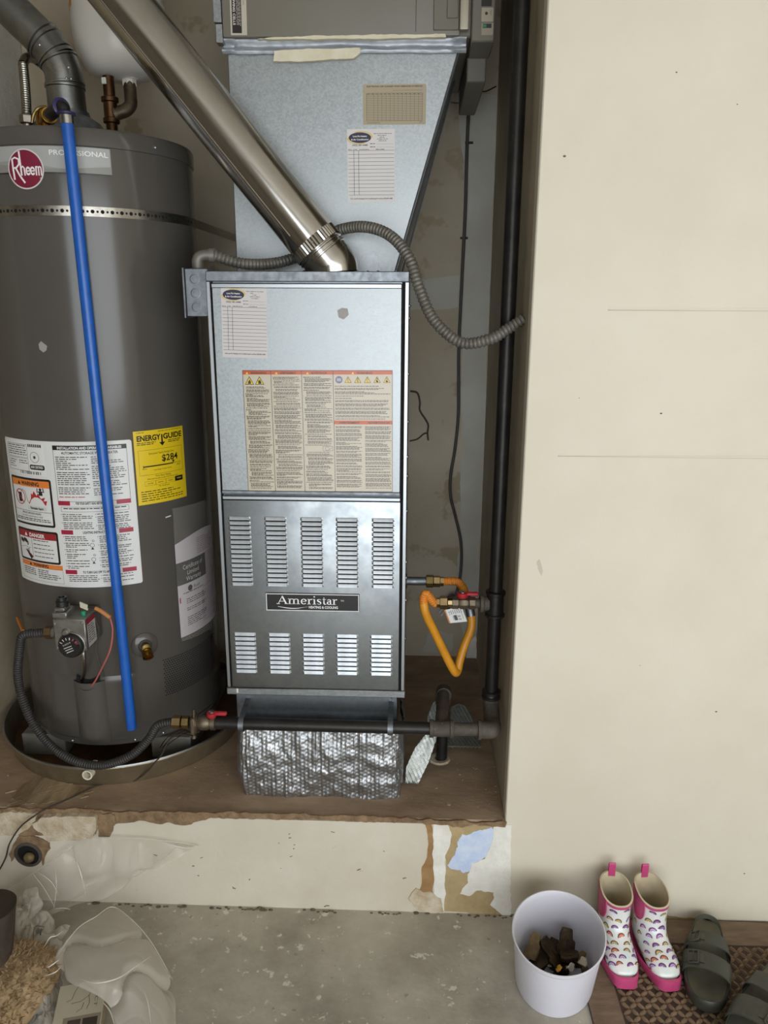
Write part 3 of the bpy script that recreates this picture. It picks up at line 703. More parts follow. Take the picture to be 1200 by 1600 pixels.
def scrap(name, px, z, label, bend, seedv, parent=None, curl=.02, tilt=None, dull=True, plane=None):
    # a ribbed offcut of bubble foil: outline in its own plane, thickened and bent
    o, ux, uy = plane; xs = [p[0] for p in px]; ys = [p[1] for p in px]; nrm = ux.cross(uy).normalized()
    pts = [Vector((x, y)) for x, y in px]; m = MB(); n = len(pts); nu = 26
    def inside_span(y):
        X = []
        for i in range(n):
            a_, b_ = pts[i], pts[(i+1) % n]
            if (a_.y-y)*(b_.y-y) <= 0 and a_.y != b_.y: X.append(a_.x+(b_.x-a_.x)*(y-a_.y)/(b_.y-a_.y))
        return (min(X), max(X)) if X else None
    rows = 34; y0, y1 = min(ys)+1e-5, max(ys)-1e-5
    def fn(u, v, side):
        y = y0+(y1-y0)*v; sp = inside_span(y); x = sp[0]+(sp[1]-sp[0])*u
        rib = .0022*math.sin((x*.8+y*.35)/.0085*2*math.pi); bnd = bend*((y-y0)/(y1-y0)-.5)**2*4-bend
        c = .0014*mnoise.noise(Vector((x*70, y*70, seedv)))
        return o+ux*x+uy*y+nrm*(rib+bnd+c+side*.0025)
    m.grid(lambda u, v: fn(u, v, 1), nu, rows); m.grid(lambda u, v: fn(u, v, -1), nu, rows)
    k = (nu+1)*(rows+1)
    edge = [i for i in range(nu+1)]+[j*(nu+1)+nu for j in range(1, rows+1)]+[rows*(nu+1)+i for i in range(nu-1, -1, -1)]+[j*(nu+1) for j in range(rows-1, 0, -1)]
    m.f += [(edge[i], edge[(i+1) % len(edge)], k+edge[(i+1) % len(edge)], k+edge[i]) for i in range(len(edge))]
    return obj(name, m, 'foil_dull' if dull else 'foil', None, label, 'insulation', 'loose offcuts of bubble foil', angle=70)
p0 = at(640, 1233, Z=ZL)
scrap('foil_scrap', [(-.018,.003),(.016,.0),(.044,.05),(.064,.105),(.070,.150),(.040,.132),(.008,.09),(-.016,.04)], 0, 'leaf shaped silver foil offcut leaning upright beside the foil wrap', .012, 2,
      plane=(Vector((p0.x+.006, p0.y+.012, ZL+.006)), Vector((.97, .15, .0)).normalized(), Vector((.0, .32, .95)).normalized()))
p1 = at(732, 1176, Z=ZL)
scrap('foil_scrap', [(-.06,.0),(.035,.0),(.03,.03),(.02,.10),(.005,.155),(-.02,.165),(-.045,.15),(-.05,.09),(-.062,.05)], 0, 'flat ribbed grey foil offcut lying on the ledge by the corner pipe', .012, 5,
      plane=(Vector((p1.x, p1.y, ZL+.018)), XA, Vector((0, .96, .28)).normalized()))
p2 = at(672, 1150, Z=ZL)
scrap('foil_scrap', [(-.012,.0),(.014,.0),(.02,.06),(.018,.12),(.0,.10),(-.012,.06)], 0, 'narrow dark foil offcut standing behind the drop pipe', .006, 8,
      plane=(Vector((p2.x, p2.y-.02, ZL+.004)), XA, Vector((.05, .25, .96)).normalized()))

# ------------------------------------------------------------------ plenum above the furnace
YP = 1.955
q = lambda u, v: at(u, v, Y=YP)
tl, tr, br_, bl_ = q(355, 82), q(716, 82), q(616, 418), q(370, 418)
xl_ = (tl.x+bl_.x)/2; zt = (tl.z+tr.z)/2; zb_ = FZ1
plenum = thing('plenum', ((xl_+tr.x)/2, 2.15, FZ1), 'tapered galvanized sheet metal plenum rising from the furnace top', 'duct')
def pren(x0, x1, z, y0, y1): return [(x0, y0, z), (x1, y0, z), (x1, y1, z), (x0, y1, z)]
m = MB(); m.add(pren(xl_, br_.x, zb_, YP, 2.42)+pren(xl_, tr.x, zt, YP, 2.42), [(0,1,5,4),(1,2,6,5),(2,3,7,6),(3,0,4,7),(0,3,2,1),(4,5,6,7)])
front = obj('shell', m, 'galvanized', plenum, bevel=.002)
m = MB().tube([Vector((br_.x+.001, YP-.001, zb_)), Vector((tr.x+.001, YP-.001, zt))], .0028, 6); obj('side_seam', m, 'galvanized_dull', plenum)
m = MB().tube([Vector((br_.x+.012, YP+.24, zb_)), Vector((tr.x+.004, YP+.24, zt))], .003, 6); obj('side_seam', m, 'galvanized_dull', plenum)
for u, v in ((475, 414), (575, 413), (591, 413)): p = q(u, v); obj('screw', MB().sphere((p.x, YP-.002, FZ1+.006), .004, 8), 'galvanized_dull', plenum)
# tape at the top joint
a, b = q(349, 82), q(728, 80); zt2 = q(500, 60).z
def tapefn(u, v):
    x = a.x+(b.x-a.x)*u; z = zt-.004+(zt2-zt+.004)*v; c_ = .0016*mnoise.noise(Vector((x*60, z*60, 2)))
    return Vector((x, YP-.006-.006*math.sin(v*9)*(.5 if .05 < u < .95 else 1.4)-c_, z+.003*mnoise.noise(Vector((x*15, v, 1)))))
obj('silver_tape', MB().grid(tapefn, 90, 10), 'duct_tape', plenum)
def tape(px, seedv, Y, parent):
    P = [at(u, v, Y=Y) for u, v in jag(px, 1.0, 5, seedv)]; mm = MB(); n = len(P)
    mm.add([Vector((p.x, Y-.0012, p.z)) for p in P]+[Vector((p.x, Y+.0110, p.z)) for p in P], [tuple(range(n))]+[(i, (i+1) % n, n+(i+1) % n, n+i) for i in range(n)])
    return obj('masking_tape', mm, 'masking_tape', parent, smooth=False)
tape([(428,79),(500,76),(562,75),(563,82),(552,92),(520,93),(470,96),(427,96)], 41, YP-.0125, plenum)
# paper on the plenum
service_card(front, fcorners((542,202),(617,201),(543,317), YP), None, '#d2cdca')
o, ux, uy, n_, W, H = fcorners((567,132),(666,131),(566,195), YP)
d = Decal(); d.rrect(0, 0, W, H, .003, '#a79a80', 0)
d.text('ELECTRONIC AIR CLEANER WASH REMINDER SCHEDULE', W*.5, H*.93, H*.034, '#4c4334', 1, width=W*.88, align='c', bold=.03)
d.para(W*.28, H*.84, W*.47, H*.865, H*.026, '#4c4334', 1, ragged=0); d.rect(W*.47, H*.845, W*.94, H*.852, '#6a604e', 1)
d.frame(W*.055, H*.09, W*.945, H*.78, .0007, '#4c4334', 1)
for k in range(1, 16): z = H*(.09+.69*k/16); d.rect(W*.055, z, W*.945, z+.00055, '#5c523f', 1)
for k in range(12): x = W*(.17+.775*k/12); d.rect(x, H*.09, x+.0005, H*.78, '#5c523f', 1)
for k in range(13): x = W*(.075+.066*k); d.para(x, H*.745, x+W*.025, H*.77, H*.022, '#4c4334', 2, ragged=0)
d.para(W*.06, H*.03, W*.28, H*.055, H*.024, '#5c523f', 1, ragged=0); d.para(W*.9, H*.045, W*.945, H*.07, H*.024, '#5c523f', 1, ragged=0)
d.build('reminder_card', plane_map(o, ux, uy, n_), 'print_matte', front, label='tan printed reminder card with a grid')

# ------------------------------------------------------------------ electronic air cleaner on top
YC = 1.930
c0, c1_ = at(346, 60, Y=YC), at(736, 60, Y=YC); cz = at(500, 60, Y=YC).z; c2_ = at(776, 66, Y=YC+.02)
cleaner = thing('air_cleaner', ((c0.x+c1_.x)/2, 2.15, cz), 'olive grey electronic air cleaner cabinet above the plenum', 'air cleaner')
body = obj('cabinet', MB().box(c0.x, c1_.x, YC+.012, 2.42, cz+.004, 2.50), 'olive_enamel', cleaner, bevel=.003)
dr0 = at(347, 30, Y=YC).x; dr1 = at(719, 40, Y=YC).x; dz = at(500, 57, Y=YC).z
door = obj('front_door', MB().box(dr0, dr1, YC, YC+.014, dz, 2.49), 'olive_enamel', cleaner, bevel=.004, seg=2)
sx = at(650, 30, Y=YC).x; obj('door_seam', MB().box(sx-.0006, sx+.0006, YC-.0006, YC+.001, dz+.008, 2.49), 'heater_dark', door)
hx0, hx1 = at(677, 30, Y=YC).x, at(722, 30, Y=YC).x; hz = at(680, 48, Y=YC).z
m = MB().box(hx0, hx1-.006, YC-.003, YC+.002, hz, 2.48); obj('latch_recess', m, 'olive_enamel', door, bevel=.002)
bx0, bx1 = at(718, 30, Y=YC).x, at(732, 30, Y=YC).x; obj('handle_bar', MB().box(bx0, bx1, YC-.014, YC+.002, hz-.002, 2.48), 'olive_handle', door, bevel=.003, seg=2)
m = MB().box(at(698, 20, Y=YC).x, at(716, 20, Y=YC).x, YC-.006, YC+.002, at(700, 30, Y=YC).z, 2.47); obj('latch_tongue', m, 'olive_enamel', door, bevel=.002)
# control box on the right
k0, k1 = at(745, 60, Y=YC).x, at(773, 60, Y=YC).x; kz = at(760, 64, Y=YC).z
ctl = obj('control_box', MB().box(c1_.x+.0005, k1, YC+.006, YC+.13, kz, 2.48), 'olive_enamel', cleaner, bevel=.003)
obj('under_box', MB().box(c1_.x+.0005, k1-.006, 2.0605, 2.40, kz-.05, 2.48), 'olive_enamel', cleaner, bevel=.003)
d = Decal()
def cpx(u, v): p = at(u, v, Y=YC+.006); return p.x, p.z
def crect(u0, v0, u1, v1, col, l): a_, b_ = cpx(u0, v1), cpx(u1, v0); d.rect(a_[0], a_[1], b_[0], b_[1], col, l)
crect(752, -40, 770, 10, '#161616', 1); crect(752, 12, 771, 34, '#a59d89', 1); crect(752, 36, 771, 55, '#9a927e', 1); crect(754, 37, 768, 44, '#1f2a22', 2); crect(754, 38, 760, 43, '#2f7a55', 3)
x, z = cpx(760, 21); d.fan(x, z, .0032, .0032, '#222222', 2, n=12); x, z = cpx(766, 18); d.text('TEST', x, z+.004, .003, '#2b2822', 2, rot=-math.pi/2, width=.012)
d.build('control_print', plane_map((0, YC+.006, 0), XA, ZA, -YA), 'print_satin', ctl)
# vertical sticker
o, ux, uy, n_, W, H = fcorners((357, -60), (383, -60), (358, 55), YC)
d = Decal(); d.rect(0, 0, W, H, '#b9b2a2', 0); d.rect(W*.1, .004, W*.68, H, '#201a18', 1)
d.text('BEFORE REMOVING CELLS', W*.17, H*.86, W*.14, '#d9d4c8', 2, width=H*.72, rot=-math.pi/2, bold=.02)
for k in range(4):
    y = H*.9; x = W*(.38+.07*k)
    while y > H*.14:
        l_ = rng.uniform(.003, .009); d.rect(x, y-l_, x+W*.035, y, '#a79f95', 2); y -= l_+.0015
d.text('CAUTION', W*.78, H*.62, W*.09, '#4c463c', 1, width=H*.2, rot=-math.pi/2)
d.build('caution_sticker', plane_map(o, ux, uy, n_), 'print_satin', door, label='narrow black and cream vertical sticker')
tape([(402,61),(440,58),(500,56),(640,54),(696,53),(697,58),(640,60),(500,61)], 42, YC-.001, cleaner)
tape([(741,-40),(746,-40),(746,46),(742,47)], 43, YC+.011, cleaner)
# bent flange strip on the left of the cleaner
e0, e1 = at(335, 20, Y=YC).x, at(346, 20, Y=YC).x; ez = at(345, 66, Y=YC).z
obj('side_rail', MB().box(e0, e1, YC+.004, YC+.03, ez, at(345, 36, Y=YC).z).box(e0-.004, e1-.001, YC+.004, YC+.03, at(345, 34, Y=YC).z, 2.5), 'galvanized', cleaner, bevel=.001)
# thermostat cable and hanging wire bits below the control box
def wire(name, pts, r, material, label, cat, n=8, parent=None): return obj(name, MB().tube(spline(pts, 8), r, n), material, parent, label, cat)
# ------------------------------------------------------------------ furnace flue
YFL = 1.835; RF = .0565
flue = thing('flue_pipe', at(515, 418, Y=YFL), 'shiny round sheet metal flue slanting up from the furnace top', 'flue pipe')
a = at(190, 0, Y=YFL); b = at(497, 386, Y=YFL); dr = (a-b).normalized()
b0 = b
obj('pipe', MB().lathe(b0, dr, [(RF-.001, 0), (RF, .0005), (RF, .95), (RF-.001, .95)], 48, False), 'flue_metal', flue)
obj('lap_seam', MB().tube([b0+dr*.05+Vector((dr.z, 0, -dr.x))*(-RF*.55)-YA*RF*.84, b0+dr*.95+Vector((dr.z, 0, -dr.x))*(-RF*.55)-YA*RF*.84], .0018, 6), 'flue_metal', flue)
# crimped end, bead and elbow collar
m = MB(); q0 = b0+dr*.012; n = 96; V = []
axu = Vector((dr.z, 0, -dr.x)); axw = YA
for i, (h, r) in enumerate(((.020, RF+.0006), (-.004, RF+.0008))):
    for k in range(n):
        t = 2*math.pi*k/n; rr_ = r+(.0011 if k % 2 else -.0006); V.append(b0+dr*h+(axu*math.cos(t)+axw*math.sin(t))*rr_)
m.add(V, [(k, (k+1) % n, n+(k+1) % n, n+k) for k in range(n)]); obj('crimp', m, 'flue_metal', flue, smooth=False)
RE = RF-.002
e0 = b0-dr*.004; ctr = e0-dr*.03; base = Vector((at(522, 415, Y=YFL).x, YFL, FZ1+.0005))
path = [e0, e0-dr*.018, e0-dr*.030+Vector((.004,0,-.004)), Vector((base.x-.002, YFL, base.z+.016)), base]
obj('elbow', MB().tube(spline(path, 6), RE, 40, False), 'flue_metal', flue)
for h, r in ((-.010, RF+.001), (-.022, RF+.0005)): obj('bead', MB().lathe(b0+dr*h, dr, [(r-.003, -.003), (r, -.0015), (r, .0015), (r-.003, .003)], 40, False), 'flue_metal', flue)
p = at(487, 379, Y=YFL-RF*.95); obj('screw', MB().lathe(p, (0,-1,.2), [(.005,-.004),(.005,.002),(.002,.005),(0,.005)], 10), 'bare_edge', flue)

# ------------------------------------------------------------------ junction box and flexible conduit
jx0, jx1 = at(287, 455, Y=1.775).x, FX0-.0005; jz1, jz0 = at(300, 419, Y=1.775).z, at(300, 495, Y=1.775).z
jb = thing('junction_box', ((jx0+jx1)/2, 1.80, jz0), 'small galvanized electrical junction box on the left side of the furnace', 'junction box')
obj('body', MB().box(jx0+.004, jx1, 1.775, 1.83, jz0, jz1), 'galvanized_dull', jb, bevel=.002)
obj('cover', MB().box(jx0-.001, jx0+.0038, 1.772, 1.833, jz0-.003, jz1+.001), 'galvanized_dull', jb, bevel=.001)
for v in (436, 458, 480):
    p = at(304+(v-436)*.07, v, Y=1.775); obj('knockout', MB().lathe((p.x, 1.7752, p.z), (0,-1,0), [(.0115,0),(.0115,.0012),(.0095,.0014),(.009,.0006),(0,.0008)], 20), 'galvanized_dull', jb)
jp = at(309, 412, Y=1.80)
m = MB().tube(spline([(jp.x, 1.80, jz1), (jp.x, 1.80, jz1+.018), (jp.x+.010, 1.802, jz1+.028), (jp.x+.034, 1.806, jz1+.029)], 6), [.0125]*19, 14)
con = thing('flexible_conduit', Vector((jp.x, 1.80, jz1)), 'grey corrugated flexible conduit looping from the junction box to the wall', 'conduit')
obj('elbow_connector', m, 'conduit_gray', con)
obj('clamp', MB().cyl((jp.x+.026, 1.805, jz1+.029), (jp.x+.038, 1.806, jz1+.029), .0155, n=16), 'conduit_gray', con)
wl = at(819, 497, X=XR)
pts = [(jp.x+.034, 1.806, jz1+.029), at(380, 412, Y=1.83), at(430, 411, Y=1.88), at(470, 398, Y=1.912), at(500, 374, Y=1.913), at(535, 358, Y=1.89), at(575, 355, Y=1.84), at(612, 370, Y=1.80), at(640, 405, Y=1.765), at(655, 450, Y=1.75),
       at(678, 500, Y=1.745), at(720, 535, Y=1.735), at(765, 530, Y=1.728), at(795, 513, Y=1.735), wl]
obj('corrugated_sleeve', ribbed(MB(), pts, .0128, .0088, .0026, 14, 14, True), 'conduit_gray', con, angle=60)

# ------------------------------------------------------------------ water heater
HX, HY, HR, HZ0, HZ1 = -.8288, 2.0654, .2649, .349, 1.858
def hc(a, z, r=HR): t = R_(a); return Vector((HX+r*math.sin(t), HY-r*math.cos(t), z))
heater = thing('water_heater', (HX, HY, HZ0), 'tall grey cylindrical gas water heater with labels beside the furnace', 'water heater')
jacket = obj('jacket', MB().lathe((HX, HY, 0), (0,0,1), [(HR-.02, HZ0), (HR-.004, HZ0+.002), (HR, HZ0+.012), (HR, HZ1-.034)], 120, False), 'heater_paint', heater)
obj('top_cap', MB().lathe((HX, HY, 0), (0,0,1), [(HR+.0005, HZ1-.036), (HR+.004, HZ1-.035), (HR+.0045, HZ1-.004), (HR+.001, HZ1+.002), (HR-.012, HZ1+.003), (.09, HZ1+.006), (0, HZ1+.006)], 120, False), 'heater_paint', heater)
obj('base_rim', MB().lathe((HX, HY, 0), (0,0,1), [(HR-.03, HZ0-.004), (HR-.012, HZ0-.003), (HR-.010, HZ0+.004)], 80, False), 'heater_dark', heater)
def hmap(a0, z0, lift=.0007, step=.00022): return lambda u, v, l: hc(a0+math.degrees(u/HR), z0+v, HR+lift+l*step)
DEG = math.pi/180*HR
# silver band
d = Decal(.012); A0 = -32.; Wb = (34.6+32)*DEG; Hb = .056
d.rect(0, 0, Wb, Hb, '#a3a3a0', 0); d.rect(0, 0, Wb, .003, '#2a2a2a', 1); d.rect(Wb-.002, .003, Wb, Hb, '#8c8c8a', 1)
for (x0, amp, col, l) in ((0, .016, '#93938f', 1), (.02, .010, '#86867f', 2)):
    n = 40; P = [(Wb*i/n, .003) for i in range(n+1)]+[(Wb*i/n, .010+amp*(.5+.5*math.sin(3.2*i/n*2+x0*40))) for i in range(n, -1, -1)]
    for i in range(n): d.raw([P[i], P[i+1], P[2*n-i], P[2*n+1-i]], [(0,1,2,3)], col, l)
tx = (14.+32-4.5)*DEG-.018
d.text('PROFESSIONAL', (7.+32)*DEG, .038, .0105, '#e4e4e2', 3, width=(33.3-7.)*DEG, bold=.015)
band = d.build('brand_band', hmap(A0, 1.764), 'print_satin', heater, 'silver band with white capitals')
# round emblem
d = Decal(.01); r_ = .0415
def ringfan(d, cx, cy, r, col, lay):
    k = 10; P = []; nn = 40
    for i in range(k+1):
        for j in range(nn): t = 2*math.pi*j/nn; P.append((cx+r*i/k*math.cos(t), cy+r*i/k*math.sin(t)))
    d.raw(P, [(i*nn+j, i*nn+(j+1) % nn, (i+1)*nn+(j+1) % nn, (i+1)*nn+j) for i in range(k) for j in range(nn)], col, lay)
ringfan(d, 0, 0, r_, '#cfc9c6', 4); ringfan(d, 0, 0, r_*.93, '#7b1f36', 5)
W_ = '#e8e4e2'
d.stroke([(-.0290, .021), (-.0285, .000), (-.0270, -.0215)], .0042, W_, 6)          # R stem
d.stroke([(-.0305, .0195), (-.022, .0235), (-.0135, .020), (-.013, .010), (-.020, .003), (-.0275, .002)], [.003, .0035, .004, .0042, .004, .003], W_, 7)
d.stroke([(-.0225, .003), (-.0135, -.014), (-.003, -.0285)], .0040, W_, 6)
d.stroke([(-.0105, .036), (-.0090, -.0135)], .0040, W_, 8)                            # tall h
d.stroke([(-.0090, .002), (-.005, .0055), (-.002, .002), (-.0012, -.0135)], .0034, W_, 7)
for cx in (.0065, .0165): d.arc(cx, -.0042, .0030, .0058, W_, 6, R_(15), R_(325), 18, 1.55); d.rect(cx-.0045, -.0055, cx+.0052, -.0030, W_, 7)
d.stroke([(.0245, .0055), (.0245, -.0135)], .0030, W_, 6)
for cx in (.0245, .0300): d.stroke([(cx, .001), (cx+.0022, .0048), (cx+.0048, .0035), (cx+.0055, -.0005), (cx+.0055, -.0135)], .0027, W_, 7)
d.arc(.033, -.019, .0010, .0016, W_, 6, n=8)
d.build('emblem', hmap(-5.0, 1.773), 'print_satin', heater, 'round maroon brand emblem with white script')

# big instruction label
d = Decal(.012); LA0, LZ0, LZ1 = -43.2, .800, 1.170; W = (33.4+43.2)*DEG; H = LZ1-LZ0
d.rrect(0, 0, W, H, .006, '#d9d9d6', 0); rr = random.Random(5); K = '#23211f'; K2 = '#4c4946'
# left column: rating plate
px = lambda x: x*W/1.0
d.rect(.03*W, .765*H, .41*W, .985*H, '#dfdfdc', 1)
d.para(.05*W, .885*H, .26*W, .965*H, .0055, K2, 2, rr, .4, .3); d.frame(.04*W, .79*H, .265*W, .875*H, .0008, K2, 2); d.para(.05*W, .80*H, .15*W, .865*H, .0055, K2, 2, rr, .35, .3); d.para(.17*W, .825*H, .26*W, .865*H, .0055, K2, 2, rr, .35, .3)
d.frame(.04*W, .88*H, .265*W, .97*H, .0008, K2, 2)
d.arc(.325*W, .888*H, .0125, .0135, K2, 2, n=20); d.fan(.325*W, .888*H, .004, .004, K2, 2, n=8)
for i in range(7): d.rect((.275+.017*i)*W, .955*H, (.275+.017*i+.011)*W, .975*H, K, 2)
d.rrect(.275*W, .805*H, .40*W, .838*H, .004, K, 2); d.text('AHRI CERTIFIED', .2835*W, .815*H, .006, '#e5e5e2', 3, width=.105*W, bold=.02)
for i in range(26):
    if rr.random() < .8: d.rect((.165+.0078*i)*W, .772*H, (.165+.0078*i+.0045)*W, .792*H, K, 2)
# flammable vapour panel
def panel(x0, y0, x1, y1, head, hcol, hink):
    d.rrect(x0, y0, x1, y1, .006, K, 1); t = .0055; d.rrect(x0+t, y0+t, x1-t, y1-t, .003, '#dcdcd9', 2); d.rect(x0+t, y1-t-.017, x1-t, y1-t, hcol, 3)
    cx = (x0+x1)/2; d.text(head, cx+.006, y1-t-.0135, .0098, hink, 4, width=.060 if len(head) > 6 else .052, align='c', bold=.035)
    tx = cx-.034; d.poly([(tx-.0055, y1-t-.0135), (tx+.0055, y1-t-.0135), (tx, y1-t-.0035)], hink, 4)
x0, y0, x1, y1 = .035*W, .415*H, .435*W, .745*H
panel(x0, y0, x1, y1, 'WARNING', '#e07f35', K)
cx, cy = x0+.036, y0+.071; d.rect(cx-.007, cy-.013, cx+.006, cy+.011, K, 3); d.stroke([(cx+.004, cy+.012), (cx+.010, cy+.020), (cx+.020, cy+.015), (cx+.027, cy-.009), (cx+.034, cy-.015)], .0014, K2, 3)
d.arc(cx, cy, .0175, .0197, '#a8272d', 4, n=28); d.stroke([(cx-.012, cy+.013), (cx+.012, cy-.013)], .0028, '#a8272d', 5)
fx, fy = x0+.066, y0+.056
d.poly([(fx, fy), (fx+.056, fy), (fx+.060, fy+.012), (fx+.050, fy+.010), (fx+.055, fy+.020), (fx+.042, fy+.016), (fx+.034, fy+.030), (fx+.030, fy+.022), (fx+.022, fy+.034), (fx+.016, fy+.024), (fx+.012, fy+.028), (fx+.010, fy+.014)], '#b5282e', 3)
gx, gy = fx+.043, fy+.030; d.fan(gx, gy+.009, .0040, .0040, K, 4, n=12); d.poly([(gx-.006, gy-.006), (gx+.006, gy-.006), (gx+.005, gy+.005), (gx-.005, gy+.005)], K, 4)
d.stroke([(gx-.005, gy+.004), (gx-.010, gy+.001), (gx-.009, gy+.012)], .0030, K, 4); d.stroke([(gx+.005, gy+.004), (gx+.010, gy+.003), (gx+.008, gy+.013)], .0030, K, 4)
d.rrect(fx-.005, fy-.015, fx+.056, fy-.004, .004, '#cfcfcc', 3); d.text('Flammable Vapors', fx+.026, fy-.0125, .0062, K, 4, width=.042, align='c', bold=.03)
d.rect(x0+.006, fy-.019, x1-.006, fy-.018, K2, 3)
d.text('FIRE AND EXPLOSION HAZARD', (x0+x1)/2, y0+.0295, .0050, K, 3, width=.066, align='c', bold=.02); d.text('Can result in serious injury or death', (x0+x1)/2, y0+.0225, .0050, K, 3, width=.074, align='c')
d.para(x0+.008, y0+.0065, x1-.008, y0+.020, .0046, K2, 3, rr, .5, .1)
# danger panel
x0, y0, x1, y1 = .045*W, .155*H, .445*W, .385*H
panel(x0, y0, x1, y1, 'DANGER', '#99272c', '#e8e6e2')
cx = x0+.052; d.rect(cx+.004, y0+.006, cx+.005, y1-.023, K2, 3)
for i in range(5): d.para(cx+.010, y0+.010+i*.0105, x1-.010, y0+.0185+i*.0105, .0045, K2, 3, rr, .45, .35)
for (a_, b_) in ((x0+.014, y1-.032), (x0+.020, y1-.034), (x0+.028, y1-.031), (x0+.034, y1-.033)): d.fan(a_, b_, .0042, .0060, K, 3, n=10)
d.stroke([(x0+.034, y1-.030), (x0+.040, y1-.036), (x0+.040, y1-.044)], .0045, K, 3); d.stroke([(x0+.008, y1-.052), (x0+.026, y1-.048), (x0+.050, y1-.050)], .0008, K2, 3)
d.stroke([(x0+.052, y0+.009), (x0+.042, y0+.018), (x0+.032, y0+.028)], [.012, .009, .004], '#4a2622', 3)
for k in range(4): d.stroke([(x0+.036+.002*k, y0+.022), (x0+.028+.005*k, y0+.029+.002*k)], .0018, '#4a2622', 3)
# lower warning
d.rect(.05*W, .118*H, .455*W, .15*H, '#e07f35', 1); d.text('WARNING', .265*W, .124*H, .0085, K, 2, width=.052, align='c', bold=.035); d.poly([(.15*W, .124*H), (.175*W, .124*H), (.1625*W, .146*H)], K, 2)
d.frame(.05*W, .02*H, .455*W, .118*H, .0006, K2, 1)
d.para(.07*W, .04*H, .215*W, .108*H, .0052, K2, 1, rr, .45, .3); d.para(.235*W, .03*H, .44*W, .108*H, .0052, K2, 1, rr, .45, .3)
# right column
x0, x1 = .475*W, .965*W
d.frame(x0, .60*H, x1, .975*H, .0009, K2, 1); d.rect(x0, .945*H, x1, .975*H, K, 2); d.text('INSTALLATION AND OPERATING VARIABLES', (x0+x1)/2, .951*H, .0062, '#e5e5e2', 3, width=(x1-x0)*.86, align='c', bold=.03)
d.text('AUTOMATIC STORAGE WATER HEATER', (x0+x1)/2, .918*H, .0062, K, 2, width=(x1-x0)*.76, align='c', bold=.02)
xm = (x0+x1)/2
for (a_, b_, c2) in ((x0+.005, xm-.003, 0), (xm+.003, x1-.005, 1)):
    y = .905*H
    while y > .63*H:
        k = min(rr.choice((3, 4, 6, 7)), int((y-.615*H)/.0049))
        if k < 1: break
        red = (c2 == 0 and y < .70*H); d.para(a_, y-.0049*k, b_, y, .0049, '#b8454c' if red else K2, 2, rr, .42, .25); y -= .0049*k+.0035
for (yy, hd) in ((.585, 'FOR YOUR SAFETY READ BEFORE LIGHTING'), (.385, 'LIGHTING INSTRUCTIONS'), (.105, 'TO TURN GAS OFF TO APPLIANCE')):
    d.rect(x0, (yy-.01)*H, x0+.030, (yy+.02)*H, '#a2223c', 2); d.rect(x1-.034, (yy-.01)*H, x1, (yy+.02)*H, '#a2223c', 2)
    d.text(hd, xm, (yy-.004)*H, .0062, K, 2, width=min(.085, len(hd)*.0031), align='c', bold=.03)
d.frame(x0+.006, .53*H, x1-.006, .565*H, .0007, K2, 1); d.para(x0+.012, .535*H, x1-.012, .56*H, .0048, K, 2, rr, .5, .1)
for (ya, yb) in ((.40, .52), (.125, .365), (.02, .09)):
    for (a_, b_) in ((x0+.008, xm-.003), (xm+.005, x1-.004)):
        y = yb*H
        while y > ya*H:
            k = min(rr.choice((1, 2, 3, 4)), int((y-ya*H)/.0048))
            if k < 1: break
            d.fan(a_-.003, y-.0025, .0011, .0011, K, 2, n=6); d.para(a_, y-.0048*k, b_-(0.016 if ya == .125 and a_ < xm else 0), y, .0048, K2, 2, rr, .42, .25); y -= .0048*k+.0024
for (cy) in (.30, .20): d.arc(xm-.013, cy*H, .0045, .0055, K2, 2, n=12); d.poly([(xm-.017, (cy-.03)*H), (xm-.009, (cy-.03)*H), (xm-.013, (cy-.012)*H)], K, 2); d.arc(xm-.010, (cy+.03)*H, .002, .003, K2, 2, n=8)
d.build('instruction_label', hmap(LA0, LZ0), 'print_satin', heater, 'large white label with orange, red and black warning panels')
# yellow energy label
d = Decal(.012); YA0 = 34.5; W = (65.2-34.5)*DEG; H = .186; Yc = '#e2c21c'; K = '#17150f'
d.rect(0, 0, W, H, Yc, 0)
d.text('ENERGY', W*.055, H*.865, .0135, K, 1, width=W*.44, bold=.035); d.text('GUIDE', W*.545, H*.865, .0135, K, 1, width=W*.41, bold=.035)
d.stroke([(W*.52, H*.93), (W*.52, H*.82)], .0042, K, 1); d.poly([(W*.46, H*.825), (W*.58, H*.825), (W*.52, H*.775)], K, 1)
d.para(W*.05, H*.80, W*.40, H*.85, .0042, '#4a4112', 1, rr, .5, .2); d.para(W*.64, H*.79, W*.93, H*.85, .0042, '#4a4112', 1, rr, .5, .2); d.para(W*.05, H*.965, W*.2, H*.985, .0035, '#4a4112', 1, rr, .4, 0); d.para(W*.45, H*.965, W*.95, H*.985, .0035, '#4a4112', 1, rr, .4, 0)
d.frame(W*.06, H*.40, W*.94, H*.74, .0006, '#5a5016', 1)
d.text('Estimated Yearly Energy Cost', W*.5, H*.675, .0052, K, 1, width=W*.50, align='c'); d.text('$284', W*.66, H*.565, .0165, K, 1, width=W*.34, align='c', bold=.02)
d.rect(W*.13, H*.515, W*.88, H*.519, K, 1); d.rect(W*.13, H*.508, W*.72, H*.524, K, 2); d.poly([(W*.69, H*.555), (W*.76, H*.555), (W*.725, H*.52)], K, 2); d.rect(W*.13, H*.495, W*.14, H*.535, K, 2); d.rect(W*.875, H*.495, W*.88, H*.54, K, 2)
d.text('Cost Range of Similar Models', W*.5, H*.452, .0038, K, 1, width=W*.36, align='c'); d.text('$270', W*.12, H*.478, .0036, K, 1); d.text('$306', W*.80, H*.478, .0036, K, 1)
d.text('First Hour Rating', W*.5, H*.365, .0050, K, 1, width=W*.3, align='c'); d.text('(How much hot water you get in the first hour of use)', W*.5, H*.335, .0040, K, 1, width=W*.62, align='c')
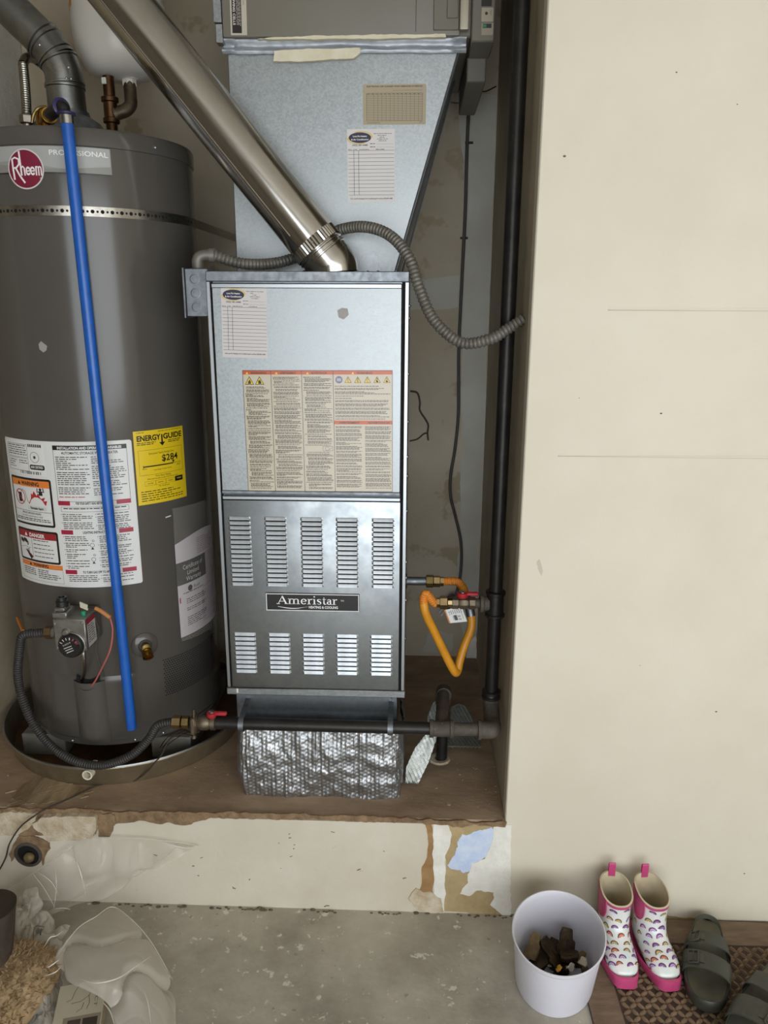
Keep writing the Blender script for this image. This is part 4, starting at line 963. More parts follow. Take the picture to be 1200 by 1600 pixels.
for i in range(4):
    a_ = W*(.14+.2*i); (d.frame(a_, H*.255, a_+W*.2, H*.315, .0005, '#5a5016', 1) if i < 3 else d.rect(a_, H*.255, a_+W*.18, H*.325, K, 1))
for i, s_ in enumerate(('very small', 'low', 'medium')): d.text(s_, W*(.24+.2*i), H*.277, .0038, K, 2, width=W*.10, align='c')
d.text('HIGH', W*.83, H*.283, .0040, '#d8c84a', 2, width=W*.09, align='c'); d.text('75 Gallons', W*.5, H*.222, .0040, K, 1, width=W*.22, align='c')
d.para(W*.06, H*.03, W*.94, H*.19, .0058, '#3c3410', 1, rr, .36, .3)
d.build('energy_label', hmap(YA0, 1.002), 'print_satin', heater, 'bright yellow energy cost label')
# document pouch with folded papers, hung on the right side
pouch = obj('document_pouch', MB().grid(lambda u, v: hc(52.5+41*u, .612+.37*v-.0*u, HR+.010+.010*math.sin(math.pi*u)+.003*mnoise.noise(Vector((u*6, v*7, 1)))), 24, 24), 'clear_film', heater, 'clear plastic pouch holding folded warranty papers')
d = Decal(.012); W = 38*DEG; H = .262
for i in range(14):
    xa, xb = W*i/14, W*(i+1)/14; ta, tb = H+.018*math.sin(i/14*2.6), H+.018*math.sin((i+1)/14*2.6)
    d.raw([(xa, 0), (xb, 0), (xb, tb), (xa, ta)], [(0,1,2,3)], '#cbc2c4', 0)
d.rect(.0, H*.56, W*.66, H*.80, '#33302f', 1)
d.text('Certificate of', W*.12, H*.715, .013, '#c9c4c2', 2, width=W*.44); d.text('Limited', W*.20, H*.65, .013, '#c9c4c2', 2, width=W*.26); d.text('Warranty', W*.17, H*.585, .013, '#c9c4c2', 2, width=W*.34)
d.fan(W*.24, H*.50, .0085, .0085, '#2c2a29', 1, n=16); d.text('Ruud', W*.32, H*.485, .009, '#2c2a29', 1); d.rect(W*.02, H*.37, W*.045, H*.43, '#9c3146', 1); d.text('IMPORTANT', W*.55, H*.42, .008, '#a07882', 2, width=W*.42)
d.para(W*.10, H*.44, W*.6, H*.47, .005, '#4a4442', 1, rr, .5, .1)
for (ya, yb) in ((.32, .40), (.24, .30), (.08, .20)): d.para(W*.15, H*ya, W*.62, H*yb, .0056, '#4a4442', 1, rr, .4, .4)
d.para(W*.45, H*.82, W*.98, H*1.0, .0052, '#9a6f7c', 1, rr, .36, .2); d.para(W*.66, H*.44, W*.98, H*.80, .0052, '#9a6f7c', 1, rr, .36, .2); d.para(W*.5, H*.05, W*.98, H*.41, .0052, '#9a6f7c', 1, rr, .36, .2)
d.build('warranty_paper', lambda u, v, l: hc(53.3+math.degrees(u/HR), .62+v-.02*(0), HR+.004+l*.0002), 'print_matte', pouch, 'white folded warranty papers with a dark title block')
p = hc(50.5, .962, HR+.004); obj('pouch_tape', MB().obox(p, Vector((.6,.8,.1)).normalized(), Vector((-.8,.6,0)), ZA, .008, .0008, .0015), 'white_enamel', pouch)
# small torn sticker, cap screw
g = [hc(-6+math.degrees(x/HR), 1.392+y, HR+.0006) for x, y in ((-.010,.006),(-.003,.013),(.011,.002),(.008,-.008),(0,-.013),(-.009,-.006))]
obj('torn_sticker', MB().add(g, [tuple(range(6))]), 'grey_sticker', heater, smooth=False)
obj('cap_screw', MB().sphere(hc(58, 1.838, HR+.005), .004, 8), 'bare_edge', heater)
# perforated burner air screen
m = MB(); rows, pitch = 17, .0064
for i in range(rows):
    for j in range(34):
        a_ = 41.6+(j+(.5 if i % 2 else 0))*pitch*math.cos(R_(30))*1.15/DEG
        if a_ > 86: continue
        z = .469+i*pitch; c_ = [hc(a_+math.degrees(.0022*math.cos(k*math.pi/3)/HR), z+.0022*math.sin(k*math.pi/3), HR+.0006) for k in range(6)]
        m.add(c_, [(0,1,2,3,4,5)])
obj('air_screen', m, 'black_gap', heater, kind='stuff', smooth=False)
m = MB()
for i in range(14):
    for j in range(16):
        a_ = -86+(j+(.5 if i % 2 else 0))*pitch/DEG; z = .469+i*pitch; c_ = [hc(a_+math.degrees(.0022*math.cos(k*math.pi/3)/HR), z+.0022*math.sin(k*math.pi/3), HR+.0006) for k in range(6)]
        m.add(c_, [(0,1,2,3,4,5)])
obj('air_screen', m, 'black_gap', heater, kind='stuff', smooth=False)
# burner access door with its tube channel
def dgrid(a0, a1, z0, z1, r): return MB().grid(lambda u, v: hc(a0+(a1-a0)*u, z0+(z1-z0)*v, HR+r*min(1, 12*min(u, 1-u, v, 1-v))), 40, 12)
acc = obj('access_door', dgrid(-27, 26, .41, .553, .0035), 'heater_paint', heater)
m = MB()
def chan(u, v):
    a_ = -9+18*u; z = .362+(.545-.362)*v; bump_ = .020*max(0., math.sin(math.pi*u))**.8*min(1, v*6+.2); return hc(a_, z, HR+.003+bump_)
obj('tube_channel', m.grid(chan, 20, 14), 'heater_paint', acc)
obj('tube_slot', MB().grid(lambda u, v: hc(-6.5+13*u, .540+.022*v-.014*math.sin(math.pi*u), HR+.0036+.0205*max(0., math.sin(math.pi*(.14+.72*u)))*(1-v)), 12, 4), 'black_gap', acc)
obj('lower_seam', MB().tube([hc(a_, .372-.004*abs(a_)/60, HR+.0006) for a_ in range(-60, 84, 3)], .0016, 6), 'heater_dark', heater)
for a_ in (-14, 22, 38): obj('screw', MB().sphere(hc(a_, .362, HR+.002), .0035, 8), 'bare_edge', heater)
# drain cock with dished escutcheon
dn = hc(31.5, .628, HR); nd = (hc(31.5, .628, HR+1)-dn); nd.normalize()
obj('drain_escutcheon', MB().lathe(dn+nd*.001, nd, [(.034, 0), (.031, .003), (.018, .006), (.015, .003), (0, .002)], 32), 'heater_paint', heater)
dv = obj('drain_cock', MB().lathe(dn+nd*.004, nd, [(.009, 0), (.009, .012), (.012, .013), (.012, .020), (.009, .022)], 16), 'dull_brass', heater)
obj('hose_thread', MB().lathe(dn+nd*.014+Vector((0,0,-.004)), Vector((nd.x, nd.y, -.75)), [(.010, .004), (.013, .006), (.013, .010), (.0115, .011), (.013, .013), (.013, .018), (.014, .020), (.014, .028), (.009, .029), (.008, .020), (0, .020)], 20), 'brass', dv)
# gas control
gx0, gx1 = at(81.5, 968, Y=1.705).x, at(132, 968, Y=1.705).x; gz1, gz0 = at(107, 968, Y=1.705).z, at(107, 1017, Y=1.705).z
gc = obj('gas_control', MB().box(gx0, gx1, 1.705, 1.798, gz0, gz1), 'cast_aluminium', heater, bevel=.0025, label='cast aluminium gas control with black dial')
dcx = at(109, 1011, Y=1.69)
dial = obj('dial', MB().lathe((dcx.x, 1.705, dcx.z), (0,-1,0), [(.031,0),(.0315,.003),(.030,.004),(.029,.014),(.026,.017),(.0,.017)], 36), 'black_plastic', gc)
d = Decal()
for k in range(7):
    a_ = R_(150-22*k); r0, r1 = .019, .0255; d.stroke([(r0*math.cos(a_), r0*math.sin(a_)), (r1*math.cos(a_), r1*math.sin(a_))], .0015+.0008*(k > 2), '#d9d5d0' if k < 4 else '#b0566a', 1)
d.arc(0, 0, .019, .0255, '#7a2b44', 1, R_(15), R_(35), 6)
d.text('HOT', -.014, .002, .004, '#cfcbc6', 1, width=.022, rot=.45)
for k in range(3): d.stroke([(-.014+.003*k, -.004-.0055*k), (.006+.002*k, .004-.0055*k)], .0016, '#cfcbc6', 1)
d.build('dial_marks', plane_map((dcx.x, 1.688, dcx.z), XA, ZA, -YA), 'print_satin', dial)
obj('dial_rim', MB().lathe((dcx.x, 1.704, dcx.z), (0,-1,0), [(.033,0),(.0335,.003),(.031,.0035)], 36, False), 'aluminium', gc)
p = at(103, 988, Y=1.705); obj('set_screw', MB().lathe((p.x, 1.705, p.z), (0,-1,0), [(.010,0),(.009,.004),(.006,.007),(0,.007)], 18), 'cast_aluminium', gc)
for (u, v) in ((85, 975), (128, 974), (133, 1012), (90, 1012)):
    p = at(u, v, Y=1.705); obj('screw', MB().sphere((p.x, 1.705, p.z), .0034, 8, (1,.6,1)), 'bare_edge', gc)
p = at(99, 956, Y=1.735); blk = obj('regulator_block', MB().box(p.x-.018, p.x+.018, 1.712, 1.760, gz1-.002, gz1+.014).box(p.x-.013, p.x+.012, 1.716, 1.752, gz1+.014, gz1+.024), 'cast_aluminium', gc, bevel=.0025)
obj('regulator_cap', MB().lathe((p.x-.001, 1.735, gz1+.022), (0,0,1), [(.0145,0),(.0145,.014),(.012,.016),(.012,.024),(.008,.024),(.007,.018),(0,.018)], 20), 'black_plastic', blk)
p = at(134, 957, Y=1.735); obj('igniter_button', MB().lathe((p.x-.006, 1.735, gz1), (0,0,1), [(.006,0),(.006,.009),(0,.010)], 14), 'green_button', gc)
p = at(131, 947, Y=1.745); obj('wire_tag', MB().obox(p, Vector((.9,-.3,-.2)).normalized(), Vector((.3,.95,0)).normalized(), ZA, .011, .0015, .007), 'pvc', gc)
# side rating sticker on the control
d = Decal(); d.rect(.004, .006, .052, gz1-gz0-.004, '#b6b2ac', 0); d.rect(.004, gz1-gz0-.018, .052, gz1-gz0-.004, '#8f2330', 1); d.para(.008, .010, .048, gz1-gz0-.020, .006, '#403c38', 1, rr, .45, .3)
d.build('rating_sticker', plane_map((gx1, 1.71, gz0), YA, ZA, XA), 'print_satin', gc)
# pilot tube, supply tube and igniter lead
t0 = at(130, 1018, Y=1.745); t1 = hc(-3.0, .548, HR+.010)
obj('burner_tube', MB().tube(spline([t0+ZA*.01, t0-ZA*.02, at(132, 1048, Y=1.765), t1, t1-ZA*.03], 6), .0055, 12), 'aluminium', gc)
l0 = at(134, 948, Y=1.745); ws = at(149, 950, Y=1.74); we = at(172, 965, Y=1.735)
obj('lead_sleeve', MB().tube(spline([ws, (ws+we)/2+ZA*.002, we], 5), .0052, 10), 'orange_sleeve', gc)
obj('igniter_lead', MB().tube(spline([l0, ws], 5), .0022, 8), 'black_rubber', gc)
obj('igniter_lead', MB().tube(spline([we, at(176, 985, Y=1.74), at(172, 1015, Y=1.745), at(160, 1042, Y=1.755), at(146, 1068, Y=1.775), hc(-1, .528, HR+.01)], 8), .0021, 8), 'pink_wire', gc)
obj('igniter_lead', MB().tube(spline([at(146, 963, Y=1.76), at(155, 985, Y=1.78), at(150, 1015, Y=1.785), at(158, 1045, Y=1.79), at(163, 1058, Y=1.80)], 8), .0012, 6), 'grey_cord', gc)
# draft hood on the lid
vx = at(105, 165, Y=HY).x
obj('draft_hood', MB().lathe((vx, HY, HZ1), (0,0,1), [(.104,.018),(.100,.026),(.075,.060),(.052,.074),(.050,.085)], 40, False), 'galvanized_dull', heater)
for k in range(4): a_ = R_(45+90*k); obj('hood_leg', MB().cyl((vx+.092*math.cos(a_), HY+.092*math.sin(a_), HZ1+.003), (vx+.092*math.cos(a_), HY+.092*math.sin(a_), HZ1+.034), .004, n=8), 'bare_edge', heater)

# perforated restraint strap round the heater
sz = 1.688; strap = thing('restraint_strap', (HX, HY, sz-.010), 'perforated metal restraint strap around the upper water heater', 'strap')
obj('band', MB().grid(lambda u, v: hc(-60+150*u, sz-.0105+.021*v, HR+.0018), 100, 1), 'strap_metal', strap)
obj('band_tail', MB().add([hc(90, sz-.0105, HR+.0018), hc(90, sz+.0105, HR+.0018), Vector((HX+HR+.004, YB-.001, sz+.0105)), Vector((HX+HR+.004, YB-.001, sz-.0105))], [(0,1,2,3)]), 'strap_metal', strap)
m = MB()
for i in range(58):
    a_ = -42+i*2.28
    if a_ > 88: break
    r0 = .0042 if i % 2 else .0026
    m.add([hc(a_+math.degrees(r0*math.cos(k*math.pi/5)/HR), sz+r0*math.sin(k*math.pi/5), HR+.0023) for k in range(10)], [tuple(range(10))])
obj('punched_hole', m, 'black_gap', strap, kind='stuff', smooth=False)

# ------------------------------------------------------------------ heater vent connector
vent = thing('vent_connector', (vx, HY, HZ1+.08), 'dark galvanized vent elbow rising left from the water heater', 'vent pipe')
RV = .0442; vb = Vector((vx, HY, HZ1+.078)); v1 = at(104, 133, Y=HY); v2 = at(92, 96, Y=HY); v3 = at(72, 68, Y=HY); v4 = at(-60, -62, Y=HY)
v1 = Vector((vx-.001, HY, v1.z))
obj('collar', MB().cyl(vb, v1, RV+.001, RV, 36, False), 'vent_metal', vent)
obj('gore', MB().tube([v1, v1+(v2-v1)*.5+Vector((.004,0,0)), v2], RV, 36, False), 'vent_metal', vent)
obj('gore', MB().tube([v2, v3], RV, 36, False), 'vent_metal', vent)
obj('straight_pipe', MB().cyl(v3, v4, RV-.001, RV-.001, 36, False), 'vent_metal', vent)
for (c_, t_) in ((v1, (ZA+(v2-v1).normalized()).normalized()), (v2, ((v2-v1).normalized()+(v3-v2).normalized()).normalized()), (v3, ((v3-v2).normalized()+(v4-v3).normalized()).normalized()), (v3-(v4-v3).normalized()*(-.012), (v4-v3).normalized()), (v1-ZA*.006, ZA), (v2+(v3-v2)*.28, (v3-v2).normalized())):
    obj('bead', MB().lathe(c_, t_, [(RV-.002,-.005),(RV+.003,-.002),(RV+.003,.002),(RV-.002,.005)], 36, False), 'vent_metal', vent)
for (u, v) in ((62, 70), (107, 105), (104, 122), (111, 123)): p = at(u, v, Y=HY-RV*.97); obj('screw', MB().sphere(p, .0032, 8), 'bare_edge', vent)

# corrugated water connector
fc = thing('water_connector', at(42, 192, Y=2.02), 'corrugated stainless water connector bent over at the heater top', 'water pipe')
fp = [at(42, 190, Y=2.02), at(41, 160, Y=2.03), at(38, 120, Y=2.05), at(36, 100, Y=2.06), at(42, 90, Y=2.08), at(54, 92, Y=2.12), at(75, 106, Y=2.22), at(95, 116, Y=2.36), at(100, 118, Y=2.54)]
obj('corrugated_tube', ribbed(MB(), fp[:4], .0118, .0056, .002, 14, 12), 'stainless', fc); obj('smooth_bend', MB().tube(spline(fp[3:6], 8), .0112, 14), 'stainless', fc); obj('corrugated_tube', ribbed(MB(), fp[5:], .0118, .0056, .002, 14, 12), 'stainless', fc)
obj('nut', MB().lathe(fp[0]-ZA*.006, (0,0,1), [(.013,0),(.0165,.003),(.0165,.018),(.013,.022)], 6), 'stainless', fc, angle=20)
obj('nipple', MB().cyl(Vector((fp[0].x, 2.02, HZ1+.001)), fp[0], .010), 'stainless', fc)

# ------------------------------------------------------------------ relief valve and blue discharge pipe
bl = thing('discharge_pipe', hc(19, .385, HR+.03), 'bright blue plastic discharge pipe hanging down the front of the heater', 'pipe')
b1 = at(104, 184, Y=1.772); b2 = at(206, 1138, Y=1.776)
obj('pipe', MB().cyl(b2, b1, .0128, n=24), 'blue_pex', bl)
obj('crimp_ring', MB().cyl(b1-(b1-b2).normalized()*.012, b1+(b1-b2).normalized()*.006, .0140, n=24), 'stainless', bl)
e1 = at(97, 167, Y=1.778); e2 = at(77, 180, Y=1.83)
obj('elbow', MB().tube(spline([b1, (b1+e1)/2, e1, (e1*2+e2)/3+ZA*.002, e2], 6), .0135, 18), 'black_plastic', bl)
for (c_, t_) in ((b1+ZA*.008, ZA), (e1+Vector((-.002,0,0)), (e2-e1).normalized())): obj('elbow_ring', MB().lathe(c_, t_, [(.0145,-.0035),(.0185,-.002),(.0185,.002),(.0145,.0035)], 20), 'purple_plastic', bl)
rv = thing('relief_valve', at(70, 188, Y=1.88), 'brass relief valve with lever on top of the water heater', 'valve')
r0 = Vector((at(66, 183, Y=1.88).x, 1.88, HZ1+.001))
obj('body', MB().cyl(r0, r0+ZA*.05, .014, n=20), 'brass', rv)
obj('outlet', MB().lathe(e2, (r0+ZA*.022-e2), [(.0165,0),(.0175,.002),(.0175,.010),(.014,.012),(.012,.05)], 20), 'brass', rv)
obj('hex', MB().lathe(r0, (0,0,1), [(.018,0),(.018,.010)], 6), 'brass', rv, angle=20)
obj('lever', MB().tube(spline([at(50, 192, Y=1.86), at(53, 178, Y=1.86), at(60, 169, Y=1.86), at(70, 167, Y=1.87), at(76, 170, Y=1.875)], 5), .0035, 8), 'dull_brass', rv)

# ------------------------------------------------------------------ expansion tank and its fittings
ex = at(190, 100, Y=2.25); RT_ = .117; zt0 = at(205, 126, Y=2.25).z
tank = thing('expansion_tank', (ex.x, 2.25, zt0), 'white domed expansion tank hanging behind the flue', 'tank')
prof = [(0, 0), (.03, .001), (.06, .006), (.085, .016), (.100, .034), (.110, .060), (.1155, .095), (RT_, .13), (RT_, .165), (RT_+.002, .168), (RT_+.002, .176), (RT_, .180), (RT_, .36), (.10, .42), (0, .44)]
obj('shell', MB().lathe((ex.x, 2.25, zt0), (0,0,1), prof, 56, False), 'white_enamel', tank, angle=60)
lb = at(116, 2, Y=2.25-.1).z
obj('label_band', MB().grid(lambda u, v: Vector((ex.x-(RT_+.001)*math.cos(R_(-20+60*u)), 2.25-(RT_+.001)*math.sin(R_(-20+60*u)), lb+.1*v)), 20, 1), 'yellow_coat', tank)
tp = thing('tank_piping', at(175, 200, Y=2.20), 'copper tee and bronze elbow joining the white tank to the heater', 'pipe fitting')
cx_ = at(172, 160, Y=2.20); top_ = at(168, 122, Y=2.20); bot_ = at(175, 200, Y=2.20)
obj('copper_pipe', MB().cyl((cx_.x, 2.2, HZ1+.002), (cx_.x, 2.2, top_.z+.004), .0145, n=20), 'copper', tp)
obj('tee', MB().lathe((cx_.x, 2.2, bot_.z+.010), (0,0,1), [(.018,0),(.021,.002),(.021,.012),(.0175,.014),(.0175,.050),(.022,.052),(.022,.062),(.018,.064)], 22), 'copper', tp)
obj('nipple', MB().cyl((cx_.x, 2.2, HZ1+.001), (cx_.x, 2.2, bot_.z+.012), .0135, n=18), 'stainless', tp)
ea, eb, ec = at(176, 180, Y=2.20), at(197, 172, Y=2.215), at(204, 150, Y=2.235); ed = at(202, 128, Y=2.245)
obj('elbow', MB().tube(spline([ea, (ea+eb)/2, eb, (eb+ec)/2+Vector((.006,0,-.004)), ec, ed], 6), .0165, 18), 'bronze_fitting', tp)
obj('elbow_collar', MB().lathe(ea, (eb-ea), [(.0165,0),(.0205,.001),(.0205,.009),(.0165,.010)], 20), 'bronze_fitting', tp)
obj('tank_nipple', MB().lathe(Vector((ed.x, 2.245, ed.z-.012)), (0,0,1), [(.0175,0),(.019,.003),(.019,.016),(.024,.018),(.024,.032)], 8), 'white_enamel', tp, angle=20)
obj('tee_tag', MB().box(at(159, 125, Y=2.18).x, at(166, 125, Y=2.18).x, 2.178, 2.182, at(160, 131, Y=2.18).z, at(160, 121, Y=2.18).z), 'paper', tp)

# ------------------------------------------------------------------ drain pan and blocks
PB, PT, PH = .3271, .3451, .0634
pan = thing('drain_pan', (HX, HY, ZL), 'shallow round metal drain pan under the water heater', 'pan')
obj('dish', MB().lathe((HX, HY, ZL), (0,0,1), [(0, .0035), (PB-.003, .0035), (PT-.003, PH-.002), (PT+.003, PH+.001), (PT+.004, PH-.003), (PT-.0005, PH-.004), (PB, .001), (0, .0005)], 90, False), 'pan_metal', pan)
obj('rim_bead', MB().tube([Vector((HX+(PT+.001)*math.cos(2*math.pi*k/90), HY+(PT+.001)*math.sin(2*math.pi*k/90), ZL+PH)) for k in range(91)], .0028, 6, False), 'bare_edge', pan)
obj('rust_film', MB().lathe((HX, HY, ZL), (0,0,1), [(0, .0045), (PB-.004, .0045)], 60, False), 'rust_water', pan)
sp = at(137, 1212, Y=1.708); obj('drain_spout', MB().lathe((sp.x, 1.738, sp.z), (-.05,-1,.02), [(.0135,-.02),(.0135,.030),(.0095,.030),(.0090,-.01)], 22, False), 'pvc', pan)
for i, (x0, x1, lab) in enumerate(((HX-.235, HX-.115, 'grey wooden support block under the left of the water heater'), (HX+.125, HX+.235, 'grey wooden support block under the right of the water heater'))):
    obj('support_block', MB().box(x0, x1, 1.862, 2.27, ZL+.0052, HZ0-.005), 'grey_block', None, lab, 'block', 'support blocks under the water heater', bevel=.003)
# ------------------------------------------------------------------ gas piping
RPIP = .0167; GX, GY = .2105, 1.785
yh = 1.700; zh = .4855
gas = thing('gas_pipe', (GX, GY, ZL), 'black iron gas pipe down the alcove corner and along the furnace base', 'pipe')
ztee = at(768, 922, X=GX).z; zc = at(767, 1082, X=GX).z
topx = at(817, 0, Y=GY).x
obj('riser', MB().tube([(GX, GY, zc-.02), (GX, GY, ztee), (topx-.001, GY, CEIL-.002)], RPIP, 24), 'black_pipe', gas)
def collar(c_, ax, r=.0235, h=.012, name='coupling', material='black_pipe'):
    return obj(name, MB().lathe(Vector(c_)-Vector(ax).normalized()*h, ax, [(r-.003,0),(r,.002),(r,.008),(r-.003,.010),(r-.004,2*h-.010),(r,2*h-.008),(r,2*h-.002),(r-.003,2*h)], 24), material, gas)
collar((GX, GY, ztee), ZA, .0245, .034, 'tee')
obj('tee_branch', MB().lathe((GX-.015, GY, ztee), (-1,0,0), [(.018,0),(.018,.012),(.022,.014),(.022,.022),(.016,.023)], 22), 'dusty_pipe', gas)
collar((GX, GY, zc), ZA, .0235, .012, 'coupling')
# elbow forward and elbow to the left
obj('elbow', MB().tube(spline([(GX, GY, zc-.006), (GX, GY-.004, zc-.026), (GX, GY-.022, zh+.012), (GX-.001, GY-.05, zh+.002), (GX-.002, yh+.018, zh)], 6), .0205, 20), 'dusty_pipe', gas)
obj('elbow', MB().tube(spline([(GX-.002, yh+.035, zh), (GX-.002, yh+.012, zh), (GX-.008, yh, zh), (GX-.034, yh, zh)], 6), .0215, 20), 'dusty_pipe', gas)
obj('elbow_band', MB().lathe((GX-.030, yh, zh), (-1,0,0), [(.021,0),(.0245,.001),(.0245,.008),(.021,.009)], 22), 'dusty_pipe', gas)
tx_ = at(690, 1138, Y=yh).x
obj('dusty_nipple', MB().cyl((GX-.03, yh, zh), (tx_+.02, yh, zh), .0162, n=22), 'dusty_pipe', gas)
obj('tee', MB().lathe((tx_+.030, yh, zh), (-1,0,0), [(.0185,0),(.022,.001),(.022,.009),(.0195,.011),(.0195,.049),(.022,.051),(.022,.059),(.0185,.060)], 22), 'dusty_pipe', gas)
xe = at(335, 1131, Y=yh).x
obj('horizontal_run', MB().cyl((tx_-.028, yh, zh), (xe, yh, zh+.002), .0155, n=24), 'black_pipe', gas)
# branch to the rear and drop through the ledge
dp = at(690, 1186, Z=ZL); ye = dp.y
obj('rear_branch', MB().cyl((tx_, yh+.01, zh), (dp.x, ye, zh), .0165, n=20), 'dusty_pipe', gas)
obj('elbow', MB().tube(spline([(dp.x, ye-.03, zh), (dp.x, ye-.006, zh-.002), (dp.x, ye, zh-.02), (dp.x, ye, zh-.04)], 6), .0205, 18), 'dusty_pipe', gas)
obj('drop_pipe', MB().cyl((dp.x, ye, zh-.03), (dp.x, ye, ZL+.001), .0150, n=20), 'black_pipe', gas)
obj('floor_hole_patch', MB().lathe((dp.x-.006, ye-.002, ZL+.0006), (0,0,1), [(.030,0),(.026,.004),(.014,.003)], 18, False), 'plaster_chip', ledge)
# pipe hangers
for u, lab in ((378, 'left bent steel hanger strap holding the gas pipe below the furnace'), (610, 'right bent steel hanger strap holding the gas pipe below the furnace')):
    x = at(u, 1135, Y=yh).x; h = thing('pipe_strap', (x, yh+.02, zh-.02), lab, 'pipe strap', 'hanger straps on the gas pipe')
    n = 14; P = []
    for k in range(n+1): t = R_(200-250*k/n); P.append(Vector((0, yh+.0185*math.cos(t)*-1, zh+.0185*math.sin(t)*-1)))
    arc_ = [Vector((0, yh-.0180*math.cos(R_(t)), zh-.0180*math.sin(R_(t)))) for t in range(-70, 181, 12)]
    arc_ = [Vector((0, 1.7835, zh+.048)), Vector((0, 1.7835, zh+.026)), Vector((0, yh+.03, zh+.021))]+[Vector((0, yh+.0185*math.cos(R_(t)), zh+.0185*math.sin(R_(t)))) for t in range(80, 331, 12)]
    m = MB(); V = []
    for p_ in arc_:
        for dx in (-.0065, .0065): V.append(p_+XA*(x+dx))
    m.add(V, [(2*i, 2*i+1, 2*i+3, 2*i+2) for i in range(len(arc_)-1)]); obj('strap', m, 'galvanized_dull', h)
    obj('screw', MB().sphere((x, 1.781, zh+.040), .0045, 8), 'bare_edge', h)

# heater shut-off valve with red lever
vy = yh; vzv = zh+.002
val = thing('shutoff_valve', (xe-.02, vy, vzv-.02), 'bronze gas shutoff valve with red lever in front of the drain pan', 'valve')
xs = at(262, 1131, Y=vy).x; xa_ = at(290, 1131, Y=vy).x; xb_ = at(312, 1131, Y=vy).x
obj('body', MB().lathe((xe+.004, vy, vzv), (-1,0,0), [(.0165,0),(.0185,.001),(.0185,.012),(.0150,.014),(.0190,.022),(.0190,.036),(.0150,.044),(.0180,.046),(.0180,.060),(.014,.061)], 20), 'bronze_fitting', val)
hx_ = at(331, 1120, Y=vy).x; hb = obj('lever_hub', MB().lathe((hx_, vy, vzv+.016), (0,0,1), [(.010,0),(.0125,.004),(.0125,.012),(.009,.013),(0,.013)], 18), 'red_handle', val)
obj('lever', MB().box(hx_+.004, at(352, 1117, Y=vy).x+.004, vy-.006, vy+.006, vzv+.021, vzv+.031), 'red_handle', hb, bevel=.003)
obj('lever_nut', MB().lathe((hx_, vy, vzv+.029), (0,0,1), [(.0075,0),(.0075,.003),(0,.0035)], 12), 'stainless', hb)
obj('brass_nut', MB().lathe((xa_+.010, vy, vzv), (-1,0,0), [(.013,0),(.016,.001),(.016,.017),(.013,.018)], 6), 'dull_brass', val, angle=20)
obj('brass_nut', MB().lathe((xa_-.010, vy, vzv), (-1,0,0), [(.0145,0),(.0165,.001),(.0165,.021),(.0125,.022)], 6), 'nickel_brass', val, angle=20)
obj('ground_clamp', MB().box(xb_-.020, xb_-.006, vy-.020, vy+.018, vzv-.026, vzv+.020), 'bronze_fitting', val, bevel=.004)
obj('clamp_screw', MB().cyl((xb_-.013, vy-.012, vzv-.034), (xb_-.010, vy-.008, vzv+.040), .0036, n=10), 'bronze_fitting', val)
obj('clamp_screw', MB().cyl((xb_-.013, vy-.012, vzv-.036), (xb_-.013, vy-.012, vzv-.028), .0065, n=8), 'stainless', val)
# black corrugated gas hose
hs = thing('gas_hose', at(60, 988, Y=1.735), 'black corrugated gas hose drooping across the front of the water heater', 'hose')
inl = Vector((gx0-.002, 1.745, at(80, 988, Y=1.745).z))
hp_ = [inl+Vector((-.042, 0, -.001)), inl+Vector((-.060, 0, -.003)), at(36, 993, Y=1.745), at(31, 1012, Y=1.745), at(28, 1055, Y=1.745), at(36, 1095, Y=1.74), at(55, 1135, Y=1.73), at(85, 1170, Y=1.715), at(125, 1192, Y=1.700), at(165, 1195, Y=1.695), at(205, 1180, Y=1.695), at(232, 1155, Y=1.70), at(243, 1137, Y=1.70), at(252, 1131, Y=vy), Vector((xa_-.030, vy, vzv))]
obj('corrugated_sleeve', ribbed(MB(), hp_, .0112, .0062, .0022, 14, 14), 'black_rubber', hs, angle=60)
obj('inlet_nipple', MB().lathe(inl, (-1,0,0), [(.0115,-.004),(.0115,.010),(.0145,.011),(.0145,.020),(.0125,.021)], 16), 'cast_aluminium', hs)
obj('inlet_nut', MB().lathe(inl+Vector((-.020,0,0)), (-1,0,0), [(.013,0),(.0165,.001),(.0165,.018),(.012,.022)], 6), 'nickel_brass', hs, angle=20)
p = at(32, 975, Y=1.80); obj('orange_lead', MB().tube(spline([at(27, 965, Y=1.90), at(31, 975, Y=1.85), at(36, 986, Y=1.80)], 4), .004, 8), 'orange_coat', hs)
# bonding wire trailing from the clamp over the ledge
gw = [Vector((xb_-.013, vy-.012, vzv-.030)), at(270, 1150, Y=1.72), at(252, 1180, Y=1.735), at(242, 1191, Y=1.742), at(230, 1205, Y=1.752), at(208, 1220, Z=ZL+.003), at(165, 1224, Z=ZL+.003), at(140, 1232, Z=ZL+.003), at(110, 1247, Z=ZL+.003), at(75, 1262, Z=ZL+.004), at(55, 1274, Y=YS-.02), at(32, 1292, Y=YS-.022), at(15, 1318, Y=YS-.020), at(8, 1342, Y=YS-.018), at(-10, 1375, Y=YS-.018)]
wire('bonding_wire', gw, .0021, 'dark_wire', 'thin dark wire trailing over the ledge edge at the left', 'wire', 6)
m = MB()
for k in range(3): m.tube(spline([Vector((xb_-.013, vy-.012, vzv-.027)), at(285+4*k, 1140+2*k, Y=1.72), at(262+5*k, 1152+2*k, Y=1.74), at(250+4*k, 1168, Y=1.80)], 6), .0011, 6)
for k in range(3): m.tube([Vector((xb_-.014, vy-.012, vzv-.027)), at(308+2*k, 1139+2*k, Y=1.70)], .0011, 6)
obj('copper_strands', m, 'copper', None, 'frayed bare copper strands under the ground clamp', 'wire')

